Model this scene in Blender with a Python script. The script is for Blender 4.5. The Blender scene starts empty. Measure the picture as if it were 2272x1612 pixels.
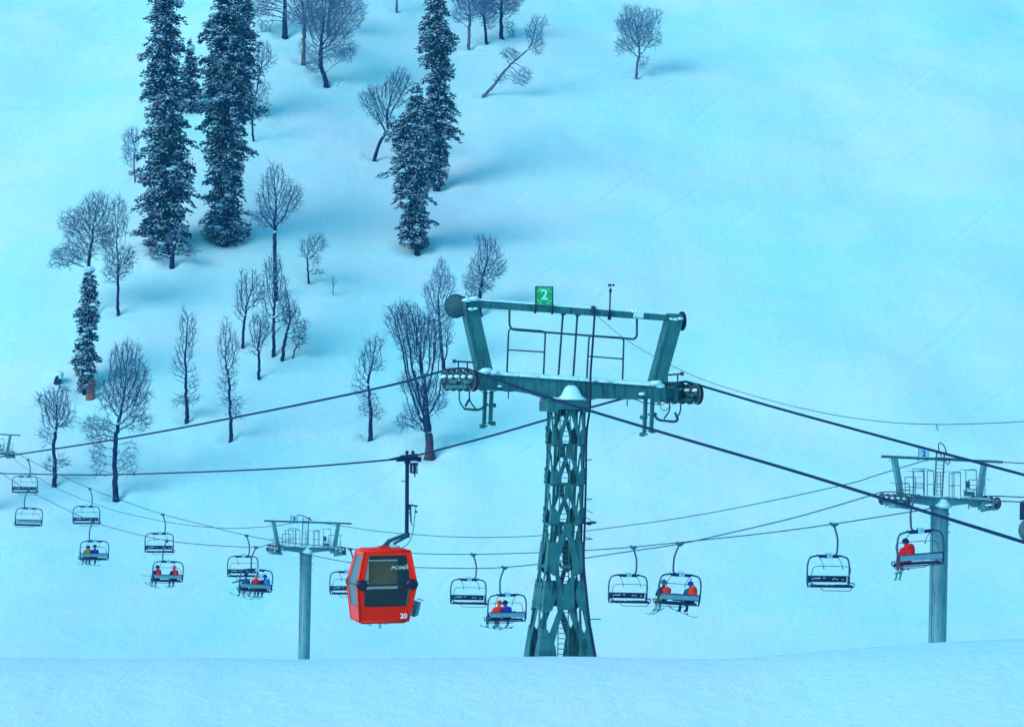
import bpy, math, random
import numpy as np
from mathutils import Vector, Matrix, noise
R = math.radians
sc = bpy.context.scene
col = sc.collection
F = 6443.0; CX = 1136.0; CY = 806.0          # long lens: focal length in photograph pixels

def P(px, py, Y):
    return Vector(((px-CX)/F*Y, Y, (CY-py)/F*Y))

# ------------------------------------------------------------------ materials
def new_mat(name):
    m = bpy.data.materials.new(name); m.use_nodes = True
    nt = m.node_tree; b = nt.nodes['Principled BSDF']
    return m, nt, b
def N(nt, t, **kw):
    n = nt.nodes.new(t)
    for k, v in kw.items():
        if k.startswith('i_'): n.inputs[k[2:].replace('_', ' ')].default_value = v
        else: setattr(n, k, v)
    return n
def ramp(nt, stops):
    r = nt.nodes.new('ShaderNodeValToRGB'); e = r.color_ramp.elements
    while len(e) < len(stops): e.new(0.5)
    for i, (p, c) in enumerate(stops):
        e[i].position = p; e[i].color = tuple(c) + (1,) if len(c) == 3 else c
    return r
def paint(name, c1, c2, scale=3.0, rough=0.5, metal=0.0, bump=0.0, spec=0.4, grime=None):
    m, nt, b = new_mat(name)
    tc = N(nt, 'ShaderNodeTexCoord')
    nz = N(nt, 'ShaderNodeTexNoise', i_Scale=scale, i_Detail=6.0, i_Roughness=0.65)
    nt.links.new(tc.outputs['Object'], nz.inputs['Vector'])
    r = ramp(nt, [(0.35, c1), (0.65, c2)])
    nt.links.new(nz.outputs['Fac'], r.inputs['Fac'])
    out = r.outputs['Color']
    if grime:
        mp = N(nt, 'ShaderNodeMapping'); mp.inputs['Scale'].default_value = (9, 9, 1.3)
        n2 = N(nt, 'ShaderNodeTexNoise', i_Scale=1.0, i_Detail=5.0)
        nt.links.new(tc.outputs['Object'], mp.inputs['Vector']); nt.links.new(mp.outputs[0], n2.inputs['Vector'])
        r2 = ramp(nt, [(0.52, (0, 0, 0)), (0.68, (1, 1, 1))])
        nt.links.new(n2.outputs['Fac'], r2.inputs['Fac'])
        mx = N(nt, 'ShaderNodeMix', data_type='RGBA')
        nt.links.new(r2.outputs['Color'], mx.inputs['Factor'])
        nt.links.new(out, mx.inputs['A']); mx.inputs['B'].default_value = tuple(grime)+(1,)
        out = mx.outputs['Result']
    nt.links.new(out, b.inputs['Base Color'])
    b.inputs['Roughness'].default_value = rough; b.inputs['Metallic'].default_value = metal
    b.inputs['Specular IOR Level'].default_value = spec
    if bump:
        bp = N(nt, 'ShaderNodeBump', i_Strength=bump, i_Distance=0.01)
        nt.links.new(nz.outputs['Fac'], bp.inputs['Height']); nt.links.new(bp.outputs[0], b.inputs['Normal'])
    return m

SNOW_A = (0.60, 0.82, 0.93); SNOW_B = (0.36, 0.83, 0.90)
def snow_mat(name, big=True):
    m, nt, b = new_mat(name)
    tc = N(nt, 'ShaderNodeTexCoord')
    n1 = N(nt, 'ShaderNodeTexNoise', i_Scale=0.03 if big else 1.0, i_Detail=12.0, i_Roughness=0.74)
    nt.links.new(tc.outputs['Object'], n1.inputs['Vector'])
    r = ramp(nt, [(0.36, SNOW_B), (0.64, SNOW_A)])
    nt.links.new(n1.outputs['Fac'], r.inputs['Fac'])
    nt.links.new(r.outputs['Color'], b.inputs['Base Color'])
    b.inputs['Roughness'].default_value = 0.75; b.inputs['Specular IOR Level'].default_value = 0.15
    # grain, wind ripples and faint ski traces
    n2 = N(nt, 'ShaderNodeTexNoise', i_Scale=0.9 if big else 14.0, i_Detail=9.0, i_Roughness=0.72)
    nt.links.new(tc.outputs['Object'], n2.inputs['Vector'])
    bp = N(nt, 'ShaderNodeBump', i_Strength=0.42, i_Distance=0.3 if big else 0.02)
    nt.links.new(n2.outputs['Fac'], bp.inputs['Height'])
    last = bp
    if big:
        mp = N(nt, 'ShaderNodeMapping'); mp.inputs['Rotation'].default_value = (0, 0, R(28)); mp.inputs['Scale'].default_value = (0.5, 0.06, 0.06)
        n3 = N(nt, 'ShaderNodeTexNoise', i_Scale=1.0, i_Detail=4.0, i_Distortion=0.8)
        nt.links.new(tc.outputs['Object'], mp.inputs['Vector']); nt.links.new(mp.outputs[0], n3.inputs['Vector'])
        bp2 = N(nt, 'ShaderNodeBump', i_Strength=0.12, i_Distance=0.4)
        nt.links.new(n3.outputs['Fac'], bp2.inputs['Height']); nt.links.new(bp.outputs[0], bp2.inputs['Normal'])
        # faint ski tracks: thin curved grooves, only in patches
        wv = N(nt, 'ShaderNodeTexWave', i_Scale=0.035, i_Distortion=14.0, i_Detail=1.0); wv.inputs['Detail Scale'].default_value = 0.35
        mp3 = N(nt, 'ShaderNodeMapping'); mp3.inputs['Rotation'].default_value = (0, 0, R(35))
        nt.links.new(tc.outputs['Object'], mp3.inputs['Vector']); nt.links.new(mp3.outputs[0], wv.inputs['Vector'])
        rr = ramp(nt, [(0.965, (0, 0, 0)), (0.99, (1, 1, 1))]); nt.links.new(wv.outputs['Fac'], rr.inputs['Fac'])
        n4 = N(nt, 'ShaderNodeTexNoise', i_Scale=0.05, i_Detail=2.0); nt.links.new(tc.outputs['Object'], n4.inputs['Vector'])
        r4 = ramp(nt, [(0.5, (0, 0, 0)), (0.6, (1, 1, 1))]); nt.links.new(n4.outputs['Fac'], r4.inputs['Fac'])
        mu = N(nt, 'ShaderNodeMath', operation='MULTIPLY'); nt.links.new(rr.outputs['Color'], mu.inputs[0]); nt.links.new(r4.outputs['Color'], mu.inputs[1])
        bp3 = N(nt, 'ShaderNodeBump', i_Strength=0.4, i_Distance=0.12, invert=True)
        nt.links.new(mu.outputs[0], bp3.inputs['Height']); nt.links.new(bp2.outputs[0], bp3.inputs['Normal'])
        last = bp3
    nt.links.new(last.outputs[0], b.inputs['Normal'])
    return m

def bark_mat(name, c1, c2, snow=0.35, lo=0.5):
    """bark with snow lying on what faces up"""
    m, nt, b = new_mat(name)
    tc = N(nt, 'ShaderNodeTexCoord'); geo = N(nt, 'ShaderNodeNewGeometry')
    nz = N(nt, 'ShaderNodeTexNoise', i_Scale=2.5, i_Detail=6.0)
    nt.links.new(tc.outputs['Object'], nz.inputs['Vector'])
    r = ramp(nt, [(0.35, c1), (0.65, c2)]); nt.links.new(nz.outputs['Fac'], r.inputs['Fac'])
    n2 = N(nt, 'ShaderNodeTexNoise', i_Scale=1.6, i_Detail=5.0)
    nt.links.new(tc.outputs['Object'], n2.inputs['Vector'])
    sp = N(nt, 'ShaderNodeSeparateXYZ'); nt.links.new(geo.outputs['Normal'], sp.inputs[0])
    ad = N(nt, 'ShaderNodeMath', operation='MULTIPLY_ADD'); ad.inputs[1].default_value = 1.6; ad.inputs[2].default_value = -0.8
    nt.links.new(n2.outputs['Fac'], ad.inputs[0])
    a2 = N(nt, 'ShaderNodeMath', operation='ADD'); nt.links.new(sp.outputs['Z'], a2.inputs[0]); nt.links.new(ad.outputs[0], a2.inputs[1])
    r2 = ramp(nt, [(lo, (0, 0, 0)), (min(lo+0.1, 1), (1, 1, 1))]); nt.links.new(a2.outputs[0], r2.inputs['Fac'])
    mx = N(nt, 'ShaderNodeMix', data_type='RGBA'); nt.links.new(r2.outputs['Color'], mx.inputs['Factor'])
    nt.links.new(r.outputs['Color'], mx.inputs['A']); mx.inputs['B'].default_value = (0.42, 0.80, 0.93, 1)
    nt.links.new(mx.outputs['Result'], b.inputs['Base Color'])
    b.inputs['Roughness'].default_value = 0.85; b.inputs['Specular IOR Level'].default_value = 0.15
    return m

M = {}
M['snow'] = snow_mat('snow_ground')
M['snowcap'] = snow_mat('snow_cap', False)
M['bark'] = bark_mat('bark_dark', (0.003, 0.012, 0.06), (0.012, 0.03, 0.11), lo=0.5)
M['bark_brown'] = bark_mat('bark_brown', (0.06, 0.05, 0.07), (0.13, 0.09, 0.09), lo=0.75)
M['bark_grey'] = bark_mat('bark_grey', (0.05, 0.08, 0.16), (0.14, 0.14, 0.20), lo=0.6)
M['bark_foot'] = bark_mat('bark_brown_foot', (0.004, 0.014, 0.06), (0.016, 0.035, 0.11), lo=0.5)
_nt = M['bark_foot'].node_tree; _r = [n for n in _nt.nodes if n.type == 'MIX'][0]; _src = _r.inputs['A'].links[0].from_socket
_tc = [n for n in _nt.nodes if n.type == 'TEX_COORD'][0]; _sx = N(_nt, 'ShaderNodeSeparateXYZ'); _nt.links.new(_tc.outputs['Object'], _sx.inputs[0])
_mr = N(_nt, 'ShaderNodeMapRange'); _mr.inputs['From Min'].default_value = 1.3; _mr.inputs['From Max'].default_value = 2.0; _nt.links.new(_sx.outputs['Z'], _mr.inputs['Value'])
_mx = N(_nt, 'ShaderNodeMix', data_type='RGBA'); _nt.links.new(_mr.outputs[0], _mx.inputs['Factor']); _mx.inputs['A'].default_value = (0.06, 0.045, 0.07, 1); _nt.links.new(_src, _mx.inputs['B']); _nt.links.new(_mx.outputs['Result'], _r.inputs['A'])
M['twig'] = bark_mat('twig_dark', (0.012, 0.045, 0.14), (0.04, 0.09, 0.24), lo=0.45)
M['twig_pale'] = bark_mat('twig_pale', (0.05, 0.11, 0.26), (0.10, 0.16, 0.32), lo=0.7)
M['needle'] = paint('fir_needles', (0.002, 0.014, 0.09), (0.009, 0.055, 0.16), 0.9, 0.7, spec=0.1)
M['firsnow'] = paint('snow_on_fir', (0.30, 0.56, 0.76), (0.48, 0.76, 0.93), 2.0, 0.8, spec=0.1)
M['rock'] = paint('orange_bark', (0.03, 0.02, 0.05), (0.28, 0.11, 0.08), 1.2, 0.9)
M['green_steel'] = paint('green_painted_steel', (0.014, 0.115, 0.155), (0.03, 0.17, 0.20), 2.2, 0.5, 0.0, 0.1, spec=0.25, grime=(0.01, 0.05, 0.075))
M['green_tube'] = paint('dark_green_tube', (0.008, 0.055, 0.085), (0.014, 0.08, 0.11), 4, 0.55, 0.0, spec=0.2)
M['dark_steel'] = paint('dark_blue_steel', (0.004, 0.012, 0.055), (0.008, 0.03, 0.09), 6, 0.55, 0.0, spec=0.15)
M['rubber'] = paint('sheave_rubber', (0.004, 0.006, 0.03), (0.01, 0.015, 0.05), 8, 0.7)
M['rim'] = paint('sheave_rim', (0.03, 0.08, 0.11), (0.09, 0.17, 0.19), 8, 0.7, spec=0.1)
M['pole'] = paint('pale_blue_steel_pole', (0.07, 0.23, 0.32), (0.10, 0.29, 0.36), 1.5, 0.5, 0.0, 0.05, grime=(0.055, 0.17, 0.25))
M['pole_rail'] = paint('blue_grey_rail', (0.02, 0.10, 0.15), (0.035, 0.14, 0.20), 3, 0.5)
M['rope'] = paint('steel_rope', (0.003, 0.018, 0.07), (0.006, 0.028, 0.10), 20, 0.6, 0.0, spec=0.1)
M['rope_thin'] = paint('thin_cable', (0.01, 0.06, 0.10), (0.02, 0.09, 0.14), 20, 0.6)
M['red'] = paint('red_cabin_paint', (1.0, 0.012, 0.0), (1.0, 0.018, 0.0), 1.0, 0.45, spec=0.12)
M['red_side'] = paint('red_cabin_side', (0.97, 0.03, 0.02), (1.0, 0.04, 0.03), 1.0, 0.4, spec=0.2)
M['black'] = paint('black_plastic', (0.004, 0.004, 0.02), (0.008, 0.009, 0.03), 6, 0.4)
M['tan'] = paint('tan_seat', (0.95, 0.36, 0.08), (1.0, 0.44, 0.11), 6, 0.8)
M['white'] = paint('white_lettering', (0.75, 0.85, 0.9), (0.8, 0.9, 0.95), 6, 0.6)
M['plate'] = paint('pale_number_plate', (0.30, 0.62, 0.78), (0.38, 0.70, 0.84), 6, 0.6)
M['sign_green'] = paint('green_sign', (0.0, 0.33, 0.10), (0.005, 0.40, 0.14), 6, 0.5)
M['sign_light'] = paint('sign_digit_mint', (0.30, 0.78, 0.70), (0.36, 0.82, 0.76), 6, 0.5)
M['chair_tube'] = paint('chair_tube_steel', (0.012, 0.06, 0.13), (0.02, 0.09, 0.17), 6, 0.45, 0.1)
M['chair_pad'] = paint('chair_pad_navy', (0.004, 0.006, 0.06), (0.008, 0.014, 0.10), 6, 0.6)
M['chair_back'] = paint('chair_back_panel', (0.13, 0.30, 0.42), (0.19, 0.38, 0.50), 2, 0.5)
M['digit_blue'] = paint('digit_navy', (0.004, 0.01, 0.13), (0.006, 0.014, 0.16), 6, 0.5)
def flat(name, c, rough=0.8): return paint(name, tuple(v*0.85 for v in c), c, 9, rough, spec=0.2, bump=0.3)
M['skin'] = flat('skin', (0.45, 0.24, 0.18))
M['navy'] = flat('navy_fabric', (0.008, 0.014, 0.09)); M['blue'] = flat('blue_fabric', (0.01, 0.04, 0.55))
M['orange'] = flat('orange_red_fabric', (0.98, 0.035, 0.003)); M['redf'] = flat('red_fabric', (0.85, 0.006, 0.015))
M['ochre'] = flat('ochre_fabric', (0.30, 0.20, 0.05)); M['teal'] = flat('teal_fabric', (0.01, 0.13, 0.22))
M['lime'] = flat('lime_fabric', (0.30, 0.50, 0.10)); M['sky_blue'] = flat('light_blue_fabric', (0.02, 0.20, 0.60))
M['greenboard'] = flat('green_ski', (0.0, 0.42, 0.16), 0.4); M['board'] = flat('pale_teal_board', (0.08, 0.30, 0.38), 0.4)
M['boot'] = flat('pale_boot', (0.25, 0.45, 0.55)); M['pink'] = flat('pink_helmet', (0.7, 0.12, 0.22), 0.4)
M['cream'] = flat('cream_trousers', (0.45, 0.55, 0.35))

m, nt, b = new_mat('tinted_glass')
nt.nodes.remove(b); out = nt.nodes['Material Output']
tr = N(nt, 'ShaderNodeBsdfTransparent'); tr.inputs[0].default_value = (0.82, 0.78, 0.76, 1)
gl = N(nt, 'ShaderNodeBsdfGlossy'); gl.inputs['Roughness'].default_value = 0.08; gl.inputs[0].default_value = (0.75, 0.85, 0.9, 1)
fr = N(nt, 'ShaderNodeFresnel'); fr.inputs[0].default_value = 1.5
mx = N(nt, 'ShaderNodeMixShader'); nt.links.new(fr.outputs[0], mx.inputs[0]); nt.links.new(tr.outputs[0], mx.inputs[1]); nt.links.new(gl.outputs[0], mx.inputs[2])
nt.links.new(mx.outputs[0], out.inputs[0]); M['glass'] = m
m, nt, b = new_mat('mirrored_side_glass')
b.inputs['Base Color'].default_value = (0.04, 0.06, 0.09, 1); b.inputs['Roughness'].default_value = 0.22; b.inputs['Specular IOR Level'].default_value = 1.0
M['glass_side'] = m

# ------------------------------------------------------------------ mesh builder
class MB:
    def __init__(s): s.v = []; s.f = []; s.m = []; s.mi = 0
    def add(s, vs, fs):
        o = len(s.v); s.v.extend([tuple(p) for p in vs])
        for f in fs: s.f.append(tuple(i+o for i in f)); s.m.append(s.mi)
        return s
    def box(s, c, size, mat=None):
        x, y, z = (d/2 for d in size); c = Vector(c)
        vs = [Vector((a, b_, d)) for a in (-x, x) for b_ in (-y, y) for d in (-z, z)]
        if mat is not None: vs = [mat @ v for v in vs]
        return s.add([c+v for v in vs], [(0,1,3,2),(4,6,7,5),(0,4,5,1),(2,3,7,6),(0,2,6,4),(1,5,7,3)])
    def bar(s, a, b, w, h=None, up=(0, 0, 1)):
        a = Vector(a); b = Vector(b); h = h or w; d = (b-a); L = d.length; d.normalize()
        u = Vector(up)
        if abs(d.dot(u)) > 0.98: u = Vector((0, 1, 0))
        x = d.cross(u).normalized(); z = x.cross(d).normalized()
        m = Matrix((x, d, z)).transposed()
        return s.box((a+b)/2, (w, L, h), m)
    def tube(s, pts, r, n=8, cap=True):
        pts = [Vector(p) for p in pts]; k = len(pts)
        rs = r if isinstance(r, (list, tuple)) else [r]*k
        ref = None; rings = []
        for i, p in enumerate(pts):
            d = (pts[min(i+1, k-1)]-pts[max(i-1, 0)])
            if d.length < 1e-9: d = Vector((0, 0, 1))
            d.normalize()
            if ref is None: ref = d.cross(Vector((0.3, 0.9, 0.2))).normalized()
            ref = (ref - d*ref.dot(d)).normalized(); o = d.cross(ref)
            rings += [p + (ref*math.cos(t*2*math.pi/n)+o*math.sin(t*2*math.pi/n))*rs[i] for t in range(n)]
        fs = [(i*n+j, i*n+(j+1) % n, (i+1)*n+(j+1) % n, (i+1)*n+j) for i in range(k-1) for j in range(n)]
        if cap: fs += [tuple(range(n-1, -1, -1)), tuple((k-1)*n+j for j in range(n))]
        return s.add(rings, fs)
    def prism(s, pts, ofs):
        """closed polygon pts (3D) extruded by vector ofs"""
        pts = [Vector(p) for p in pts]; n = len(pts); o = Vector(ofs)
        return s.add(pts+[p+o for p in pts], [tuple(range(n)), tuple(range(2*n-1, n-1, -1))]+[(i, i+n, (i+1) % n+n, (i+1) % n) for i in range(n)])
    def ball(s, c, r, nu=10, nv=6, jit=0.0, rng=None):
        c = Vector(c); r = r if isinstance(r, (tuple, list)) else (r, r, r); vs = [c+Vector((0, 0, r[2]))]
        for i in range(1, nv):
            th = math.pi*i/nv
            for j in range(nu):
                q = 1+(rng.uniform(-jit, jit) if rng else 0); ph = 2*math.pi*j/nu
                vs.append(c+Vector((r[0]*q*math.sin(th)*math.cos(ph), r[1]*q*math.sin(th)*math.sin(ph), r[2]*q*math.cos(th))))
        vs.append(c-Vector((0, 0, r[2])))
        fs = [(0, 1+j, 1+(j+1) % nu) for j in range(nu)]
        for i in range(nv-2):
            fs += [(1+i*nu+j, 1+(i+1)*nu+j, 1+(i+1)*nu+(j+1) % nu, 1+i*nu+(j+1) % nu) for j in range(nu)]
        L = len(vs)-1; fs += [(L, 1+(nv-2)*nu+(j+1) % nu, 1+(nv-2)*nu+j) for j in range(nu)]
        return s.add(vs, fs)
    def build(s, name, mat, parent=None, smooth=False, bevel=0.0, split=True):
        if split and parent is not None and len(s.v) < 40000:
            grp = s.islands()
            if 1 < len(grp) <= 90:
                first = None
                for g in grp:
                    k = MB(); mp = {}
                    for fi in g:
                        for i in s.f[fi]:
                            if i not in mp: mp[i] = len(k.v); k.v.append(s.v[i])
                        k.f.append(tuple(mp[i] for i in s.f[fi])); k.m.append(s.m[fi])
                    o = k.build(name, mat, parent, smooth, bevel, False)
                    first = first or o
                return first
        return s.mesh(name, mat, parent, smooth, bevel)
    def islands(s, tol=0.012):
        n = len(s.v); pa = list(range(n))
        def find(a):
            while pa[a] != a: pa[a] = pa[pa[a]]; a = pa[a]
            return a
        for f in s.f:
            r0 = find(f[0])
            for i in f[1:]: pa[find(i)] = r0
        comp = {}
        for i, f in enumerate(s.f): comp.setdefault(find(f[0]), []).append(i)
        L = list(comp.values())
        if len(L) > 700: return [sum(L, [])]
        bb = []
        for g in L:
            p = np.array([s.v[i] for fi in g for i in s.f[fi]]); bb.append((p.min(0)-tol, p.max(0)+tol))
        q = list(range(len(L)))
        def fq(a):
            while q[a] != a: a = q[a]
            return a
        for a in range(len(L)):
            for b_ in range(a):
                if (bb[a][0] < bb[b_][1]).all() and (bb[b_][0] < bb[a][1]).all():
                    x, y = fq(a), fq(b_)
                    if x != y: q[max(x, y)] = min(x, y)
        out = {}
        for i in range(len(L)): out.setdefault(fq(i), []).extend(L[i])
        return list(out.values())
    def mesh(s, name, mat, parent=None, smooth=False, bevel=0.0):
        me = bpy.data.meshes.new(name); me.from_pydata(s.v, [], s.f)
        mats = mat if isinstance(mat, (list, tuple)) else [mat]
        for mm in mats: me.materials.append(mm)
        if len(mats) > 1: me.polygons.foreach_set('material_index', s.m)
        if smooth: me.polygons.foreach_set('use_smooth', [True]*len(me.polygons))
        me.update()
        o = bpy.data.objects.new(name, me); col.objects.link(o)
        if parent is not None: o.parent = parent
        if bevel:
            b_ = o.modifiers.new('bevel', 'BEVEL'); b_.width = bevel; b_.segments = 2; b_.limit_method = 'ANGLE'
        return o

def disc_tube(mb, c, axis, r, w, n=28):
    a = Vector(axis).normalized(); c = Vector(c)
    mb.tube([c-a*w/2, c+a*w/2], r, n)
def tag(o, label=None, cat=None, group=None, kind=None):
    if label: o['label'] = label
    if cat: o['category'] = cat
    if group: o['group'] = group
    if kind: o['kind'] = kind
    return o
def empty(name, loc, rz=0, rot=None):
    o = bpy.data.objects.new(name, None); col.objects.link(o); o.location = loc
    o.rotation_euler = rot if rot else (0, 0, rz); o.empty_display_size = 0.3
    return o
def copy_tree(o, parent=None):
    c = o.copy(); col.objects.link(c)
    if parent is not None: c.parent = parent; c.matrix_parent_inverse = o.matrix_parent_inverse.copy()
    for ch in list(o.children): copy_tree(ch, c)
    return c
def catmull(pts, sub=6):
    pts = [Vector(p) for p in pts]; out = []
    for i in range(len(pts)-1):
        p0 = pts[max(i-1, 0)]; p1 = pts[i]; p2 = pts[i+1]; p3 = pts[min(i+2, len(pts)-1)]
        for j in range(sub):
            t = j/sub
            out.append(0.5*((2*p1)+(p2-p0)*t+(2*p0-5*p1+4*p2-p3)*t*t+(3*p1-p0-3*p2+p3)*t**3))
    out.append(pts[-1]); return out
def fillet(pts, r=0.08, n=4):
    pts = [Vector(p) for p in pts]; out = [pts[0]]
    for i in range(1, len(pts)-1):
        a, b, c = pts[i-1], pts[i], pts[i+1]
        d1 = (a-b); d2 = (c-b); q = min(r, d1.length*.49, d2.length*.49)
        s = b+d1.normalized()*q; e = b+d2.normalized()*q
        for j in range(n+1):
            t = j/n; out.append(s*(1-t)**2+b*2*t*(1-t)+e*t*t)
    out.append(pts[-1]); return out
def text_mesh(name, txt, size, mat, parent, loc, rot=(math.pi/2, 0, 0), ext=0.004, shear=0.0, bold=0.0, sx=1.0):
    cu = bpy.data.curves.new(name, 'FONT'); cu.body = txt; cu.size = size; cu.extrude = ext; cu.align_x = 'CENTER'; cu.align_y = 'CENTER'
    cu.shear = shear; cu.offset = bold; cu.resolution_u = 3
    t = bpy.data.objects.new('tmp_text', cu); col.objects.link(t)
    bpy.context.view_layer.update()
    me = bpy.data.meshes.new_from_object(t.evaluated_get(bpy.context.evaluated_depsgraph_get()))
    bpy.data.objects.remove(t); bpy.data.curves.remove(cu)
    me.name = name; me.materials.clear(); me.materials.append(mat)
    for v in me.vertices: v.co.x *= sx
    o = bpy.data.objects.new(name, me); col.objects.link(o); o.parent = parent; o.location = loc; o.rotation_euler = rot
    return o

# ------------------------------------------------------------------ terrain
PY = [-60, 0, 20, 40, 50, 53, 57, 60, 63, 72, 85, 100, 120, 150, 188, 205, 222, 238, 252, 268, 318, 400, 470, 560]
PZ = [-1.5, -1.75, -3.7, -6.6, -8.05, -7.75, -6.8, -6.12, -6.27, -9.2, -12.6, -15.4, -18.6, -23, -27, -27.2, -25.3, -20.8, -15.4, -9.6, 13.2, 50.0, 84, 124]
PYa = np.linspace(-60, 560, 1241); PZa = np.interp(PYa, PY, PZ)
ker = np.exp(-0.5*(np.arange(-10, 11)/2.6)**2); ker /= ker.sum()
ker2 = np.exp(-0.5*(np.arange(-30, 31)/11.)**2); ker2 /= ker2.sum()
pad = lambda a, n: np.concatenate([np.full(n, a[0]), a, np.full(n, a[-1])])
s1 = np.convolve(pad(PZa, 10), ker, 'valid'); s2 = np.convolve(pad(PZa, 30), ker2, 'valid')
wgt = np.clip((PYa-70)/30, 0, 1); PZs = s1*(1-wgt)+s2*wgt
def sm(a, b, x): t = min(max((x-a)/(b-a), 0), 1); return t*t*(3-2*t)
def prof(y):
    t = (y+60)*2; i = int(min(max(t, 0), 1239)); f = t-i
    return PZs[i]*(1-f)+PZs[i+1]*f
def ground0(x, y):
    z = prof(y)
    w = sm(205, 262, y)
    if w > 0:
        z += w*(2.3*noise.noise(Vector((x/42+3.1, y/50, 0.3))) + 0.95*noise.noise(Vector((x/15+9.2, y/19, 2.3))) + 0.22*noise.noise(Vector((x/6+1.2, y/8, 4.3))) + 0.07*noise.noise(Vector((x/2.4, y/3, 7.3))))
    if w > 0: z += w*4.8*math.exp(-((x+40-0.08*(y-290))/19)**2)*sm(245, 300, y)
    wn = sm(25, 45, y)*(1-sm(66, 90, y))
    if wn > 0:
        px = CX+x/max(y, 1)*F
        z += wn*(sm(1560, 2150, px)*0.34 + sm(2100, 2500, px)*0.2 + 0.06*noise.noise(Vector((x/3, y/9, 0.7))))
    wv = sm(85, 130, y)*(1-sm(200, 240, y))
    if wv > 0: z += wv*0.6*noise.noise(Vector((x/30, y/30, 5.5)))
    return z
wells = []
def ray_ground(px, py, y0=200.0):
    y = y0; step = 1.0; prev = None
    while y < 540:
        x = (px-CX)/F*y; zr = (CY-py)/F*y; d = zr-ground0(x, y)
        if d < 0: break
        prev = y; y += step
    if prev is None: prev = y-1
    a, b_ = prev, y
    for _ in range(20):
        mth = (a+b_)/2
        if (CY-py)/F*mth-ground0((px-CX)/F*mth, mth) < 0: b_ = mth
        else: a = mth
    return a

# ------------------------------------------------------------------ bare trees by growth towards buds
def grow(seed, trunk, blobs, natt, D=0.24, kill=0.31, infl=4.0, trop=0.30):
    rg = np.random.default_rng(seed)
    nodes = [np.array(p, float) for p in trunk]; par = [-1]+list(range(len(trunk)-1))
    nt_ = len(nodes)
    vol = np.array([b[3]*b[4]*b[5] for b in blobs]); vol = vol/vol.sum(); A = []
    for b, v in zip(blobs, vol):
        n = max(12, int(natt*v)); d = rg.normal(size=(n, 3)); d /= np.linalg.norm(d, axis=1)[:, None]
        r = rg.random(n)**0.42
        A.append(np.array(b[:3])+d*r[:, None]*np.array(b[3:6]))
    A = np.vstack(A); n = len(A)
    X = np.array(nodes)
    startok = max(1, int(nt_*0.30))
    best = np.full(n, 1e9); bi = np.zeros(n, int)
    def upd(lo, pts):
        d = np.linalg.norm(A[:, None, :]-pts[None], axis=2); j = d.argmin(1); dm = d[np.arange(n), j]
        u = dm < best; best[u] = dm[u]; bi[u] = lo+j[u]
    upd(startok, X[startok:])
    alive = np.ones(n, bool); cnt = {}
    for it in range(150):
        act = alive & (best < (infl if it > 25 else 99))
        if not act.any(): break
        ids = bi[act]; dirs = A[act]-X[ids]; dirs /= np.linalg.norm(dirs, axis=1)[:, None]+1e-9
        u, inv = np.unique(ids, return_inverse=True); acc = np.zeros((len(u), 3)); np.add.at(acc, inv, dirs)
        acc /= np.linalg.norm(acc, axis=1)[:, None]+1e-9
        acc[:, 2] += trop; acc += rg.normal(0, 0.16, acc.shape)
        acc /= np.linalg.norm(acc, axis=1)[:, None]
        newp = X[u]+acc*D; keep = []
        for k, ui in enumerate(u):
            c = cnt.get(int(ui), 0)
            if c < 3: cnt[int(ui)] = c+1; keep.append(k)
        if not keep: break
        keep = np.array(keep); newp = newp[keep]; lo = len(X)
        X = np.vstack([X, newp]); par += [int(q) for q in u[keep]]
        upd(lo, newp); alive &= best > kill
        if len(X) > 9500: break
    return X, np.array(par), nt_

def tree_mesh(name, seed, trunk, r0, blobs, natt, mats, twigs=1.0, tip=0.016, **kw):
    X, par, ntk = grow(seed, trunk, blobs, natt, **kw)
    n = len(X); cntt = np.zeros(n); kids = [[] for _ in range(n)]
    for i in range(1, n): kids[par[i]].append(i)
    for i in range(n-1, -1, -1):
        if not kids[i]: cntt[i] = 1
        if i and par[i] >= 0: cntt[par[i]] += cntt[i]
    tot = cntt[0]; rad = tip+(r0*0.85-tip)*(cntt/tot)**0.60
    for i in range(ntk): rad[i] = max(rad[i]*.9, r0*(1-0.68*i/ntk)) if cntt[i] > 3 else rad[i]
    # flare at the foot
    rad[0] *= 1.25
    rg = random.Random(seed)
    tb = MB(); cb = MB()
    main = list(range(ntk))
    tb.tube([X[i] for i in main], [rad[i] for i in main[:-1]]+[rad[main[-1]]*.72], 9)
    def chain(start):
        stack = [(par[start], start)]
        while stack:
            p, i = stack.pop(); ch = [p, i]
            while True:
                ks = [k for k in kids[ch[-1]]]
                if not ks: break
                ks.sort(key=lambda k: -cntt[k])
                for k in ks[1:]: stack.append((ch[-1], k))
                ch.append(ks[0])
            rs = [min(rad[ch[0]], rad[ch[1]]*1.25)]+[rad[c] for c in ch[1:]]
            cb.mi = 1 if rs[1] > 0.06 else 0
            nn = 6 if rs[1] > 0.09 else (4 if rs[1] > 0.04 else 3)
            cb.tube([X[c] for c in ch], rs, nn, cap=False)
    for i in range(ntk):
        for k in kids[i]:
            if k >= ntk: chain(k)
    cb.mi = 0
    for i in range(ntk, n):
        if cntt[i] > 14: continue
        m_ = 3 if cntt[i] <= 2 else 1
        for _ in range(m_):
            if rg.random() > twigs*0.8: continue
            d = Vector(X[i]-X[par[i]]).normalized()
            d = (d+Vector((rg.gauss(0, .55), rg.gauss(0, .55), rg.gauss(0.12, .45)))).normalized()
            L = rg.uniform(0.3, 0.95); p = Vector(X[i]); q = p+d*L*0.55; d2 = (d+Vector((rg.gauss(0, .3), rg.gauss(0, .3), rg.gauss(.1, .3)))).normalized()
            cb.tube([p, q, q+d2*L*0.45], [tip*1.0, tip*0.8, tip*0.3], 3, cap=False)
    return tb, cb

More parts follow.
